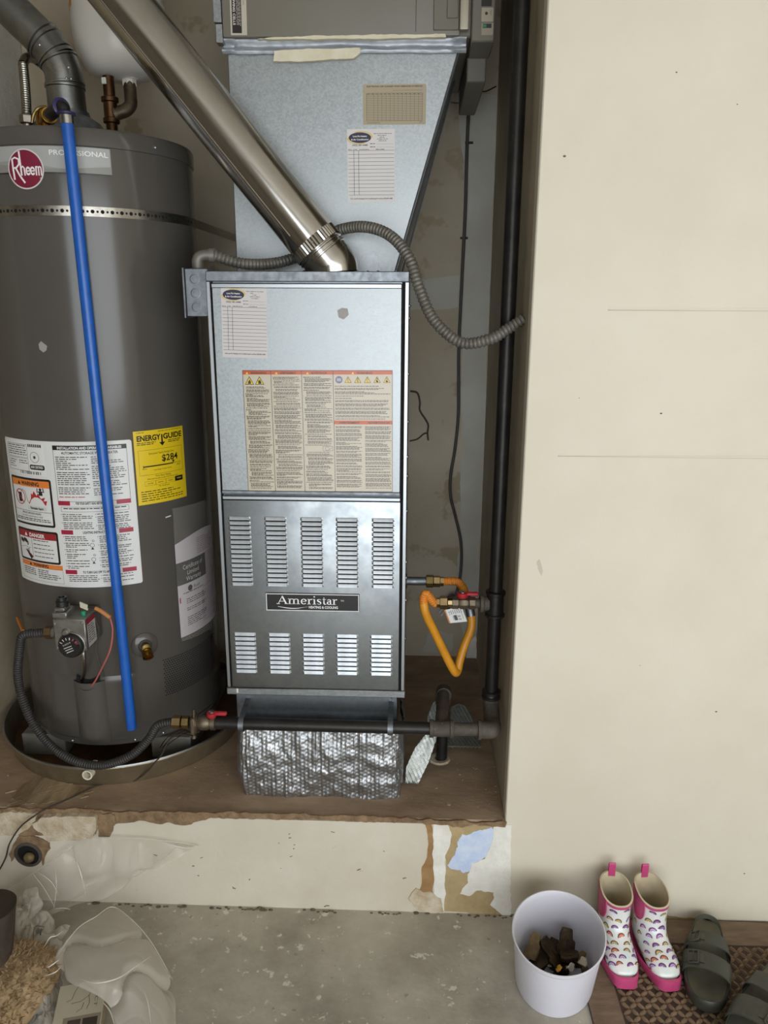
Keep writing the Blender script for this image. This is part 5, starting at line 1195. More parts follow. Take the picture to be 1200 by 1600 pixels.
# ------------------------------------------------------------------ furnace gas valve and yellow connector
fv = thing('furnace_gas_valve', (GX-.07, GY, ztee-.02), 'bronze ball valve with red lever branching left from the black riser', 'valve')
X0 = GX-.037
obj('nipple', MB().cyl((X0, GY, ztee), (X0-.016, GY, ztee), .0125, n=18), 'dusty_pipe', fv)
obj('body', MB().lathe((X0-.012, GY, ztee), (-1,0,0), [(.0155,0),(.0170,.001),(.0170,.014),(.0135,.017),(.0165,.024),(.0165,.034),(.0135,.040),(.0165,.042),(.0165,.056),(.013,.057)], 8), 'bronze_fitting', fv, angle=25)
hx_ = at(723, 912, Y=GY).x; hb = obj('lever_hub', MB().lathe((hx_, GY, ztee+.014), (0,0,1), [(.010,0),(.0130,.004),(.0130,.013),(.009,.014),(0,.014)], 18), 'red_handle', fv)
obj('lever', MB().box(hx_+.004, at(747, 910, Y=GY).x+.002, GY-.006, GY+.006, ztee+.020, ztee+.029), 'red_handle', hb, bevel=.003)
obj('lever_nut', MB().lathe((hx_, GY, ztee+.027), (0,0,1), [(.0078,0),(.0078,.003),(0,.0035)], 12), 'stainless', hb)
yc = thing('gas_connector', at(712, 1055, Y=1.84), 'yellow coated flexible gas connector hanging in a loop by the furnace', 'hose')
xv = X0-.069
obj('flare_nut', MB().lathe((xv+.002, GY, ztee), (-1,0,0), [(.010,0),(.0125,.001),(.0125,.012),(.010,.013)], 8), 'nickel_brass', yc, angle=25)
obj('flare_nut', MB().lathe((xv-.011, GY, ztee), (-1,0,0), [(.012,0),(.0165,.001),(.0165,.018),(.0125,.019),(.0125,.026)], 6), 'nickel_brass', yc, angle=20)
YN = 1.87; zn = at(660, 908, Y=YN).z
xn0 = at(668, 908, Y=YN).x; xn1 = xn0+.036
obj('steel_nipple', MB().cyl((FX1-.001, YN, zn), (xn0, YN, zn), .0110, n=18), 'galvanized_dull', yc)
obj('flare_nut', MB().lathe((xn0-.004, YN, zn), (1,0,0), [(.013,0),(.0165,.001),(.0165,.018),(.013,.019)], 6), 'dull_brass', yc, angle=20)
obj('flare_nut', MB().lathe((xn0+.015, YN, zn), (1,0,0), [(.012,0),(.0150,.001),(.0150,.016),(.0125,.018),(.0125,.026)], 6), 'nickel_brass', yc, angle=20)
s0 = Vector((xv-.034, GY, ztee)); s9 = Vector((xn1+.002, YN, zn))
rib1 = [s0, s0+Vector((-.010,0,0)), at(666, 927.5, Y=GY), at(662, 934, Y=GY), at(661.5, 943, Y=GY)]
obj('corrugated_end', ribbed(MB(), rib1, .0108, .0052, .0016, 14, 10), 'orange_coat', yc)
mid_ = [at(661.5, 941, Y=GY), at(665, 958, Y=GY), at(678, 986, Y=1.80), at(698, 1027, Y=1.815), at(708, 1046, Y=1.82), at(712.5, 1051, Y=1.825), at(715.5, 1046, Y=1.835), at(719, 1030, Y=1.845), at(726, 1008, Y=1.855), at(735, 985, Y=1.86), at(737, 970, Y=1.865), at(734, 950, Y=1.87), at(728, 930, Y=1.872), at(722, 915, Y=1.872)]
obj('coated_hose', MB().tube(spline(mid_, 8), .0108, 16), 'yellow_coat', yc)
obj('corrugated_end', ribbed(MB(), [at(723, 917, Y=1.872), at(716, 910, Y=1.871), at(708, 908, Y=1.870), s9], .0106, .0052, .0016, 14, 10), 'orange_coat', yc)
obj('grey_sleeve', MB().tube(spline([at(736, 962, Y=1.8665), at(733, 948, Y=1.870), at(727, 928, Y=1.872)], 6), .0116, 16), 'galvanized_dull', yc)
# hang tag
tg = [at(696, 953, Y=1.815), at(721, 947, Y=1.815), at(730, 971, Y=1.812), at(704, 973.5, Y=1.812)]
tago = thing('hang_tag', (tg[2]+tg[3])/2, 'white printed hang tag dangling from the yellow gas connector', 'tag')
ux = tg[1]-tg[0]; uy = tg[0]-tg[3]; W, H = ux.length, uy.length; nrm = ux.cross(uy).normalized(); nrm = nrm if nrm.y < 0 else -nrm
d = Decal(); d.rect(0, 0, 1, 1, '#cfcfcb', 0)
for (a_, b_, c_, e_) in ((.12,.72,.2,.84),(.12,.58,.17,.66)): d.rect(a_, b_, c_, e_, '#8b8fb0', 1)
d.rect(.33, .16, .52, .52, '#23211f', 1)
for k in range(6): d.rect(.24+.12*k, .60+.02*(k % 2), .30+.12*k, .88, '#8a8784', 1); d.rect(.57+.06*(k % 3), .14+.2*(k//3), .60+.06*(k % 3), .28+.2*(k//3), '#4a4744', 1)
d.rect(.27, .18, .30, .48, '#4a4744', 1); d.rect(.84, .2, .87, .8, '#8a8784', 1)
def tmap(u, v, l):
    p_ = tg[3]*(1-u)*(1-v)+tg[2]*u*(1-v)+tg[0]*(1-u)*v+tg[1]*u*v; return p_+nrm*(.0006+l*.0002)
d.build('face', tmap, 'print_satin', tago)
obj('card', MB().add([p_ for p_ in tg]+[p_-nrm*.0006 for p_ in tg], [(0,1,2,3),(7,6,5,4),(0,4,5,1),(1,5,6,2),(2,6,7,3),(3,7,4,0)]), 'paper', tago, smooth=False)
obj('tie', MB().tube(spline([(tg[0]*.4+tg[1]*.6)+ZA*.001, at(708, 938, Y=1.83), at(716, 932, Y=1.86), at(728, 935, Y=1.872)], 5), .002, 6), 'orange_coat', tago)
oe = [at(694, 953, Y=1.817), at(697, 952, Y=1.817), at(705, 973, Y=1.815), at(702, 974, Y=1.815)]
obj('orange_edge', MB().add(oe, [(0,1,2,3)]), 'orange_coat', tago, smooth=False)
obj('fold_flap', MB().add([at(708, 934, Y=1.835), at(717, 933, Y=1.835), at(722, 947, Y=1.818), at(703, 951, Y=1.818)], [(0,1,2,3)]), 'galvanized_dull', tago, smooth=False)

# ------------------------------------------------------------------ loose cord on the back wall
crd = thing('power_cord', at(700, 945, Y=2.50), 'grey power cord hanging down the back wall to a loose plug', 'cord')
YW = 2.536
cp = [at(735, 70, Y=2.44), at(734, 135, Y=2.47), at(731, 200, Y=YW), at(729, 250, Y=YW), at(727, 330, Y=YW), at(722, 430, Y=YW), at(717, 540, Y=YW), at(716.5, 590, Y=YW), at(716, 650, Y=YW), at(711, 700, Y=YW), at(704, 745, Y=YW), at(704, 775, Y=YW), at(711, 805, Y=YW), at(719, 840, Y=YW), at(721, 870, Y=YW), at(719, 900, Y=2.53), at(714, 925, Y=2.52), at(706, 938, Y=2.51)]
obj('cable', MB().tube(spline(cp, 8), .0052, 10), 'grey_cord', crd)
pa, pb = at(709, 930, Y=2.512), at(694, 951, Y=2.505)
obj('plug', MB().tube([pa, pa+(pb-pa)*.25, pa+(pb-pa)*.6, pb], [.008, .014, .018, .016], 12), 'grey_cord', crd)
dd = (pb-pa).normalized(); sd = dd.cross(YA).normalized()
for s_ in (-.006, .006): obj('prong', MB().obox(pb+dd*.012+sd*s_, dd, sd, dd.cross(sd), .013, .0012, .003), 'bare_edge', crd)
for (u, v) in ((730, 223), (722, 372)):
    p = at(u+3, v, Y=YB-.004); obj('staple', MB().obox(p, XA, YA, ZA, .012, .004, .003), 'dark_wire', crd)
# stiff bits of old wire beside the furnace and under the cleaner
wire('loose_wire', [at(641, 611, Y=2.2), at(652, 614, Y=2.2), at(656, 628, Y=2.2), at(656, 641, Y=2.2), at(664, 654, Y=2.2), at(669, 664, Y=2.2), at(668, 676, Y=2.2), at(669, 688, Y=2.2)], .0032, 'dark_wire', 'crooked stub of brown wire poking out beside the furnace', 'wire', 6)
wire('loose_wire', [at(640, 689, Y=2.2), at(652, 686, Y=2.2), at(662, 678, Y=2.2), at(669, 676, Y=2.195)], .0024, 'dark_wire', 'short thin wire end just below the crooked brown stub', 'wire', 6)
wire('control_wire', [at(762, 68, Y=2.06), at(757, 95, Y=2.08), at(752, 128, Y=2.1), at(748, 137, Y=2.12), at(757, 143, Y=2.2), at(775, 135, Y=2.3)], .0018, 'dark_wire', 'thin wire drooping below the air cleaner control box', 'wire', 6)
wire('control_wire', [at(704, 160, Y=2.3), at(720, 161, Y=2.3), at(735, 155, Y=2.3), at(750, 142, Y=2.25)], .0018, 'dark_wire', 'thin slack wire crossing behind the plenum top corner', 'wire', 6)
obj('grommet', MB().cyl((FX1-.004, YN, zn), (FX1+.003, YN, zn), .019), 'black_plastic', furnace)
# ------------------------------------------------------------------ door mat
MT = .008
ma, mb_ = at(947, 1443, Z=MT), at(922, 1600, Z=MT); MX1 = 1.35; MY1 = YS-.006; MY0 = .75
def mleft(y): return ma.x+(mb_.x-ma.x)*(y-ma.y)/(mb_.y-ma.y)
rug = thing('door_mat', ((mleft(1.3)+MX1)/2, 1.2, 0), 'brown woven pattern door mat with a smooth border along the wall', 'mat')
XM = .43
XM = mleft(1.35)
m = MB().box(XM, MX1, MY0, MY1, 0.0002, MT-.003); obj('backing', m, 'mat_base', rug)
bw_l = at(966, 1560, Z=MT).x-XM; bw_t = MY1-at(1150, 1476, Z=MT).y
bw_l = max(.035, bw_l)
obj('border', MB().box(XM, MX1, MY1-bw_t, MY1, 0.0003, MT).box(XM, XM+bw_l, MY0, MY1-bw_t-.0004, .0003, MT), 'mat_border', rug, bevel=.0015)
m = MB(); pch = .0165; wx0, wy1 = XM+bw_l+.004, MY1-bw_t-.004; nx, ny = int((1.12-wx0)/pch), int((wy1-1.13)/pch)
for i in range(nx):
    for j in range(ny):
        cx, cy = wx0+(i+.5)*pch, wy1-(j+.5)*pch; ang = R_(35) if (i+j) % 2 else R_(-55); ang += rng.uniform(-.05, .05)
        ax = Vector((math.cos(ang), math.sin(ang), 0)); ay = Vector((-ax.y, ax.x, 0)); L_, wd = pch*.62, pch*.20
        c_ = Vector((cx, cy, MT-.003)); V = []
        for (t, h, k) in ((-1, .0, .6), (-.5, .0042, 1), (.5, .0042, 1), (1, .0, .6)):
            V += [c_+ax*L_*t-ay*wd*1.5*k, c_+ax*L_*t-ay*wd*.5+ZA*h, c_+ax*L_*t+ay*wd*.5+ZA*h, c_+ax*L_*t+ay*wd*1.5*k]
        m.add(V, [(4*a+b, 4*a+b+1, 4*a+b+5, 4*a+b+4) for a in range(3) for b in range(3)])
obj('weave', m, 'mat_weave', rug, kind='stuff')

# ------------------------------------------------------------------ white bucket, slightly oval
BH = .150
rim_px = [(792,1447),(800,1425),(820,1400),(845,1388),(870,1385),(898,1393),(920,1410),(936,1434),(944,1462),(943,1483),(934,1498),(915,1511),(895,1517),(868,1519),(845,1513),(822,1497),(803,1473)]
rp = [at(u, v, Z=BH) for u, v in rim_px]; bc = sum(rp, Vector())/len(rp)
# least-squares ellipse by second moments
sxx = sum((p.x-bc.x)**2 for p in rp)/len(rp); syy = sum((p.y-bc.y)**2 for p in rp)/len(rp); sxy = sum((p.x-bc.x)*(p.y-bc.y) for p in rp)/len(rp)
th = .5*math.atan2(2*sxy, sxx-syy); ev1 = (sxx+syy)/2+math.hypot((sxx-syy)/2, sxy); ev2 = (sxx+syy)/2-math.hypot((sxx-syy)/2, sxy)
ra, rb = math.sqrt(2*ev1), math.sqrt(2*ev2)
e1_, e2_ = Vector((math.cos(th), math.sin(th), 0)), Vector((-math.sin(th), math.cos(th), 0))
bot_c = at(868, 1541, Z=0); bot_c = Vector((bc.x*.55+bot_c.x*.45, bc.y+.018, 0))
def brim(t, k, z, cen): return Vector((cen.x, cen.y, z))+e1_*(ra*k*math.cos(t))+e2_*(rb*k*math.sin(t))
def bshell(prof, n=64):
    m = MB(); V = []
    for (k, z) in prof:
        cen = bot_c.lerp(Vector((bc.x, bc.y, 0)), min(1, z/BH))
        for i in range(n): V.append(brim(2*math.pi*i/n, k, z, cen))
    m.add(V, [(i*n+j, i*n+(j+1) % n, (i+1)*n+(j+1) % n, (i+1)*n+j) for i in range(len(prof)-1) for j in range(n)]); return m
bucket = thing('bucket', (bot_c.x, bot_c.y, 0), 'white plastic bucket of metal scraps standing beside the pink boots', 'bucket')
sh = bshell([(.76, .004), (.80, .0005), (.835, .001), (.85, .006), (.955, BH-.012), (.985, BH-.010), (1.0, BH-.006), (1.0, BH-.001), (.975, BH), (.955, BH-.004), (.94, BH-.014), (.81, .008), (.0, .007)])
obj('shell', sh, 'bucket_white', bucket)
d = Decal()
def bk(u, v, Z0=None): return (u, v)
# ------------------------------------------------------------------ scraps inside the bucket
def scrapbox(name, uv, z, ax, L, wd, th_, material, label, hole=False, bend=None):
    c_ = at(*uv, Z=z); a_ = Vector(ax).normalized(); up = ZA if abs(a_.z) < .8 else -YA; b_ = a_.cross(up).normalized(); n_ = a_.cross(b_).normalized()
    pts = [(-L, -wd), (-L*.2, -wd), (-L*.1, -wd*.7), (L*.6, -wd*.75), (L, -wd*.5), (L*.95, wd*.6), (L*.3, wd*.7), (L*.2, wd), (-L*.9, wd)]
    wd *= 1.5
    pts = [(x_, y_*1.5) for x_, y_ in pts]
    m = MB().prism(pts, c_-n_*th_, a_, b_, n_*(2*th_))
    if bend: m.prism([(-L, -wd*.1), (L*.3, -wd*.1), (L*.25, bend), (-L*.9, bend*1.1)], c_-n_*th_, a_, n_, b_*(th_*1.6))
    o = obj(name, m, material, None, label, 'scrap metal', 'metal scraps in the bucket', bevel=.0015)
    return o
scrapbox('metal_bracket', (833, 1478), .060, (.35, .5, .75), .030, .011, .0045, 'scrap_tan', 'tan metal bracket leaning at the left inside the bucket')
scrapbox('metal_bracket', (884, 1474), .062, (.12, .45, .86), .034, .014, .005, 'scrap_bronze', 'tallest dark bronze bracket standing at the back of the bucket', bend=.014)
scrapbox('metal_bracket', (862, 1487), .050, (-.55, .4, .55), .034, .016, .005, 'scrap_bronze', 'dark bronze bracket tilted in the middle of the bucket', bend=.018)
scrapbox('metal_bracket', (889, 1492), .048, (1, -.15, .05), .022, .012, .006, 'scrap_bronze', 'squat dark bracket lying across the right of the bucket', bend=.02)
scrapbox('metal_bracket', (846, 1500), .036, (.7, .5, .3), .028, .012, .005, 'scrap_bronze', 'low dark bracket at the front left of the bucket')
scrapbox('metal_strip', (858, 1507), .034, (.9, -.35, .1), .020, .004, .002, 'scrap_grey', 'curved grey metal strip at the front of the bucket')
scrapbox('metal_bracket', (908, 1497), .038, (.5, .6, .5), .016, .007, .003, 'scrap_tan', 'small tan bracket at the far right of the bucket')
scrapbox('brass_chip', (873, 1513), .036, (.8, .2, .5), .009, .006, .003, 'brass', 'bright brass chip at the front of the bucket')
scrapbox('white_chip', (892, 1511), .036, (.5, .3, .8), .010, .006, .002, 'white_enamel', 'pale grey plastic chip right of the brass chip')
scrapbox('white_chip', (911, 1502), .042, (.4, .5, .7), .009, .007, .003, 'pvc', 'off white plastic chip at the right edge of the scraps')
m = MB()
for i in range(40):
    t = rng.uniform(0, 6.28); k = math.sqrt(rng.random())*.66; c_ = brim(t, k, .018+rng.random()*.010, bot_c)
    a_ = Vector((rng.uniform(-1,1), rng.uniform(-1,1), rng.uniform(-.4,.4))).normalized(); b_ = a_.cross(ZA).normalized(); m.obox(c_, a_, b_, a_.cross(b_), rng.uniform(.006,.016), rng.uniform(.004,.010), .006)
obj('scrap_heap', m, 'scrap_bronze', None, 'layer of small dark metal scraps covering the bucket bottom', 'scrap metal', kind='stuff', smooth=False)

# ------------------------------------------------------------------ rain boots
SEC = [((.100, .148), (-.002, .168), .0375), ((.098, .135), (.000, .150), .0365), ((.097, .108), (.004, .105), .0350), ((.101, .088), (.003, .055), .0345), ((.113, .073), (.001, .018), .0350), ((.128, .063), (.045, .008), .0365),
       ((.146, .055), (.095, .008), .0375), ((.164, .046), (.135, .008), .0360), ((.178, .034), (.165, .010), .0270), ((.184, .022), (.181, .014), .010)]
def cr(a, b, c, d_, t): return .5*((2*b)+(c-a)*t+(2*a-5*b+4*c-d_)*t*t+(3*b-a-3*c+d_)*t**3)
def boot_surf(s, th, inset=0.):
    n = len(SEC)-1; i = min(int(s), n-1); t = s-i; g = lambda k: SEC[max(0, min(n, k))]
    def val(f): return cr(f(g(i-1)), f(g(i)), f(g(i+1)), f(g(i+2)), t)
    fy, fz_, by, bz, wd = (val(lambda q: q[0][0]), val(lambda q: q[0][1]), val(lambda q: q[1][0]), val(lambda q: q[1][1]), max(.001, val(lambda q: q[2])))
    cy, cz_ = (fy+by)/2, (fz_+bz)/2; hy, hz_ = (fy-by)/2, (fz_-bz)/2; L = math.hypot(hy, hz_) or 1e-6; k = (L-inset)/L
    c_, s_ = math.cos(th), math.sin(th); pw = .85
    cc = math.copysign(abs(c_)**pw, c_); ss = math.copysign(abs(s_)**pw, s_)
    return Vector(((wd-inset)*ss, cy+hy*k*cc, cz_+hz_*k*cc))       # th = 0 on the instep, pi at the heel
def boot_normal(s, th):
    e = .02; a_ = boot_surf(min(s+e, 8.9), th)-boot_surf(max(s-e, 0), th); b_ = boot_surf(s, th+e)-boot_surf(s, th-e); n_ = a_.cross(b_)
    n_.normalize(); c_ = boot_surf(s, 0)*.5+boot_surf(s, math.pi)*.5
    return n_ if n_.dot(boot_surf(s, th)-c_) > 0 else -n_
def make_boot(label, heel, toe, side, seedv):
    hl, to = Vector(heel), Vector(toe); ay = (to-hl).normalized(); ax = Vector((-ay.y, ay.x, 0)); sc_ = (to-hl).length/.186
    T = lambda p_: hl+(ax*p_.x+ay*p_.y+ZA*p_.z)*sc_
    root = thing('rain_boot', hl.lerp(to, .5), label, 'boot', 'pair of rainbow rain boots'); NB = 40; NS = 60
    m = MB(); V = [T(boot_surf(9*i/NS, 2*math.pi*k/NB)) for i in range(NS+1) for k in range(NB)]
    m.add(V, [(i*NB+k, i*NB+(k+1) % NB, (i+1)*NB+(k+1) % NB, (i+1)*NB+k) for i in range(NS) for k in range(NB)]+[tuple(NS*NB+k for k in range(NB))]); m2 = m
    obj('upper', m, 'boot_white', root, angle=60)
    m = MB(); V = [T(boot_surf(4.6*i/16, 2*math.pi*k/NB, .0022)) for i in range(17) for k in range(NB)]
    m.add(V, [(i*NB+k, (i+1)*NB+k, (i+1)*NB+(k+1) % NB, i*NB+(k+1) % NB) for i in range(16) for k in range(NB)]+[tuple(16*NB+k for k in range(NB))])
    lin_ = obj('lining', m, 'boot_lining', root, angle=60)
    m = MB(); V = []
    for k in range(NB):
        t = 2*math.pi*k/NB; V += [T(boot_surf(0, t, -.0012)), T(boot_surf(.0, t, .0026)+ZA*.0015), T(boot_surf(.0, t, .0026))]
    m.add(V, [(3*k+j, 3*((k+1) % NB)+j, 3*((k+1) % NB)+j+1, 3*k+j+1) for k in range(NB) for j in range(2)]); obj('rim', m, 'boot_lining', root)
    m = MB().grid(lambda u, v: T(boot_surf(.02+.75*v, 2*math.pi*u)+boot_normal(.02+.75*v, 2*math.pi*u)*.0011), NB, 4); obj('top_band', m, 'boot_pink', root, angle=60)
    # elastic gore on the outer side
    m = MB()
    def gore(u, v):
        s = .1+2.4*v; wv = .55*math.sqrt(max(0, 1-max(0, v-.55)**2/.45**2)); th_ = side*(math.pi*.46+wv*(u-.5)*2); return T(boot_surf(s, th_)+boot_normal(s, th_)*.0022)
    obj('gore', m.grid(gore, 14, 14), 'boot_pink', root, angle=60)
    m = MB(); P = []
    for k in range(21): v = k/20; P.append(gore(0, v))
    for k in range(20, -1, -1): P.append(gore(1, k/20))
    obj('gore_piping', m.tube(P, .0016*sc_, 6), 'boot_pink', root)
    # sole with toe bumper
    out = []
    for k in range(44):
        t = 2*math.pi*k/44; y = .091+.105*math.cos(t); f = (y/.186); wd = .0370+.0075*math.sin(math.pi*min(1, max(0, f*1.05)))**1.5+.008*max(0, f-.5); out.append((wd*math.copysign(abs(math.sin(t))**.52, math.sin(t)), y))
    m = MB(); V = []
    for (k, zz) in ((.96, .0008), (1., .003), (1., .012), (.99, .016), (.93, .018)):
        for (x, y) in out: lift = .011*max(0, (y-.10)/.085)**1.2 if zz > .008 else 0; V.append(T(Vector((x*k, .091+(y-.091)*k, zz+lift))))
    n = 44; m.add(V, [(i*n+j, i*n+(j+1) % n, (i+1)*n+(j+1) % n, (i+1)*n+j) for i in range(4) for j in range(n)]+[tuple(range(n-1, -1, -1))])
    obj('sole', m, 'boot_pink', root, angle=50)
    # pull tab
    tb = boot_surf(0, math.pi); m = MB()
    loop = [tb+Vector((0, -.0005, -.012)), tb+Vector((0, -.001, .002)), tb+Vector((0, -.0005, .022)), tb+Vector((0, .003, .026)), tb+Vector((0, .0055, .021)), tb+Vector((0, .0050, -.012))]
    V = []
    for p_ in spline(loop, 5): V += [T(p_+XA*(-.0085)), T(p_+XA*.0085)]
    m.add(V, [(2*i, 2*i+1, 2*i+3, 2*i+2) for i in range(len(V)//2-1)]); obj('pull_tab', m, 'boot_pink', root, angle=60)
    # printed rainbows
    d = Decal(); r3 = random.Random(seedv); maps = []
    sets = (('#3f3580', '#b8507c', '#d0c8e0', '#5060b0'), ('#5a2f2f', '#c85a4a', '#d8a060', '#b86070'), ('#1f3d48', '#d88f30', '#d0c490', '#5f9c94'), ('#4a5230', '#b89c30', '#d4c880', '#a06050'), ('#7a2444', '#484898', '#b088b8', '#6a3a7a'))
    DD = MB(); cols_ = []
    spots = []
    for s in (1.3, 2.2, 3.1, 4.0, 4.9, 5.7, 6.45, 7.15):
        for j in range(-3, 4):
            spots.append((s+r3.uniform(-.12, .12), j*.66+(.33 if int(s*10) % 2 else 0)+r3.uniform(-.1, .1)))
    for (s0, th0) in spots:
        if abs(th0) > 2.0: continue
        if s0 < 2.7 and abs(th0-side*math.pi*.46) < .66: continue
        P0 = boot_surf(s0, th0); e = .03; ds = (boot_surf(s0+e, th0)-boot_surf(s0-e, th0)).length/(2*e); dt = (boot_surf(s0, th0+e)-boot_surf(s0, th0-e)).length/(2*e)
        if P0.z < .021 or ds < 1e-4 or dt < 1e-4: continue
        cs = r3.choice(sets); rot = r3.uniform(-.35, .35); R0 = r3.uniform(.0082, .0100)
        for q, (ra_, rb_) in enumerate(((1., .80), (.78, .60), (.58, .44), (.42, .26))):
            n = 8; V = []
            for k in range(n+1):
                a_ = math.pi*k/n+rot
                for r0 in (ra_, rb_):
                    x, y = R0*r0*math.cos(a_), R0*r0*math.sin(a_); s = min(8.6, max(.85, s0-y/ds)); t = th0+x/dt
                    V.append(T(boot_surf(s, t)+boot_normal(s, t)*.0007))
            DD.add(V, [(2*k, 2*k+1, 2*k+3, 2*k+2) for k in range(n)]); cols_ += [lin(cs[q])]*n
    DD.col = cols_; obj('rainbow_print', DD, 'print_satin', root, smooth=False, kind='stuff')
    return root
make_boot('child rain boot with rainbow print and pink sole, nearest the bucket', (.498, 1.602, MT), (.499, 1.425, MT), -1, 3)
make_boot('child rain boot with rainbow print and pink sole, next to the sandal', (.576, 1.600, MT), (.596, 1.423, MT), -1, 8)

# ------------------------------------------------------------------ sandals
def make_sandal(label, heel, toe, L_over=None, flip=1):
    hl, to = Vector(heel), Vector(toe); ay = (to-hl).normalized(); ax = Vector((-ay.y, ay.x, 0)); L = (to-hl).length
    T = lambda x, y, z: hl+ax*(x*flip)+ay*y+ZA*z
    root = thing('sandal', hl.lerp(to, .5), label, 'sandal', 'pair of worn sandals')
    def half(y):      # inner and outer half widths along the length
        f = y/L; a_ = .034+.012*math.sin(math.pi*min(1, max(0, (f-.12)/.95)))**1.2-.004*math.sin(math.pi*f*2)*(f < .5)
        e = max(0, 1-((f-.5)/.5)**6)**.5; return a_*e*1.04, (a_+.004*math.sin(math.pi*f))*e*1.04
    N = 46; ys = [L*(.5-.5*math.cos(math.pi*i/N)) for i in range(N+1)]; ring = [(half(y)[1], y) for y in ys]+[(-half(y)[0], y) for y in ys[-2:0:-1]]
    n = len(ring); m = MB(); V = []
    for (k, z) in ((.94, .001), (.985, .006), (1.0, .022), (1.0, .030), (.97, .033), (.93, .031), (.84, .026)):
        for (x, y) in ring:
            lift = .006*max(0, (y/L-.75)/.25)**2; V.append(T(x*k, L/2+(y-L/2)*(1-(1-k)*.45), z+lift))
    m.add(V, [(i*n+j, i*n+(j+1) % n, (i+1)*n+(j+1) % n, (i+1)*n+j) for i in range(6) for j in range(n)]+[tuple(range(n-1, -1, -1))]); obj('sole', m, 'sandal_rubber', root, angle=60)
    m = MB()
    def bed(u, v):
        y = L*(.03+.94*v); a_, b_ = half(y); x = -a_*.88+(a_+b_)*.88*u; f = v
        dish = -.006*math.sin(math.pi*u)*(1 if f < .35 else .7)+.003*math.sin(math.pi*f)-.002*math.cos(f*9)
        return T(x, y, .0295+dish+.006*max(0, (f-.75)/.25)**2)
    obj('footbed', m.grid(bed, 16, 40), 'sandal_bed', root, angle=60)
    for i, (f0, f1, hgt) in enumerate(((.36, .50, .050), (.58, .76, .046))):
        def strap(u, v, off=0.):
            f = f0+(f1-f0)*v+.05*(u-.5)*(1 if i == 0 else -1); y = L*f; a_, b_ = half(y); t = math.pi*u; x = -(a_+.003)+(a_+b_+.006)*(.5-.5*math.cos(t)); 
            return T(x+0, y, .020+hgt*math.sin(t)**.55*.86+off)
        m = MB().grid(lambda u, v: strap(u, v), 26, 8).grid(lambda u, v: strap(u, v, .0035), 26, 8)
        k = 27*9; e = list(range(27))+[27*j+26 for j in range(1, 9)]+[8*27+q for q in range(25, -1, -1)]+[27*j for j in range(7, 0, -1)]
        m.f += [(e[a_], e[(a_+1) % len(e)], k+e[(a_+1) % len(e)], k+e[a_]) for a_ in range(len(e))]
        st = obj('strap', m, 'sandal_rubber', root, angle=60)
        c0 = strap(.70, .5, .004); c1 = strap(.70, .0, .004); c2 = strap(.82, .5, .004); uy = (c0-c1).normalized(); uxv = (c2-c0).normalized(); nn = uxv.cross(uy).normalized(); nn = nn if nn.z > 0 else -nn
        wy, wx = L*(f1-f0)*.36, .011; m = MB()
        for (dx, dy, sx_, sy_) in ((-wx, 0, .0018, wy), (wx, 0, .0018, wy), (0, -wy, wx, .0018), (0, wy, wx, .0018), (0, 0, .0014, wy)): m.obox(c0+uxv*dx+uy*dy+nn*.001, uxv, uy, nn, sx_, sy_, .0018)
        obj('buckle', m, 'sandal_rubber', st, bevel=.0008)
        tl_ = MB().grid(lambda u, v: strap(.55+.35*u, .25+.5*v, .0050), 10, 4); obj('strap_tail', tl_, 'sandal_bed', st, angle=60)
    return root
make_sandal('dark grey two strap sandal beside the rain boot', at(1098, 1445, Z=MT)+Vector((.010,0,0)), at(1098, 1588, Z=MT)+Vector((.006,0,0)), flip=-1)
make_sandal('dark grey two strap sandal cut off at the bottom right corner', at(1232, 1512, Z=MT), Vector((.66, 1.235, MT)), flip=1)

# ------------------------------------------------------------------ clear plastic bag and what is in it, bottom left
def film(name, ctrl, fr, soft, parent, amp, seedv, material='bag_film'):
    # bicubic surface through rows of control points, crumpled
    rows = [spline(r, 16) for r in ctrl]; K = len(rows[0]); cols_ = [spline([r[k] for r in rows], 16) for k in range(K)]
    M_ = len(cols_[0]); m = MB(); V = []
    for j in range(M_):
        for k in range(K):
            p_ = cols_[k][j]; q_ = p_*fr
            w1 = abs(mnoise.noise(Vector((q_.x*16+seedv, q_.y*16, q_.z*16)))); w2 = abs(mnoise.noise(Vector((q_.x*38, q_.y*38+seedv, q_.z*30)))); w3 = mnoise.noise(Vector((q_.x*90, q_.y*90, q_.z*90+seedv)))
            a_ = cols_[min(k+1, K-1)][j]-cols_[max(k-1, 0)][j]; b_ = cols_[k][min(j+1, M_-1)]-cols_[k][max(j-1, 0)]; n_ = a_.cross(b_)
            n_ = n_.normalized() if n_.length > 1e-9 else ZA
            V.append(p_+n_*amp*(2.2*max(0., 1-w1*6)**2+soft*1.1*max(0., 1-w2*5)**2+(.5-w1)*.8+(soft*w3*.10 if soft > .5 else 0.)))
    m.add(V, [(j*K+k, j*K+k+1, (j+1)*K+k+1, (j+1)*K+k) for j in range(M_-1) for k in range(K-1)])
    for i, v_ in enumerate(m.v):
        if v_.z < .002: v_.z = .002+.0005*(i % 3)
        if v_.y > YS-.004: v_.y = YS-.004
    return obj(name, m, material, parent, angle=50)
bag = thing('plastic_bag', (-.80, 1.45, 0), 'crumpled clear plastic bag heaped against the step at the lower left', 'bag')
A_ = lambda u, v, Y: at(u, v, Y=Y)
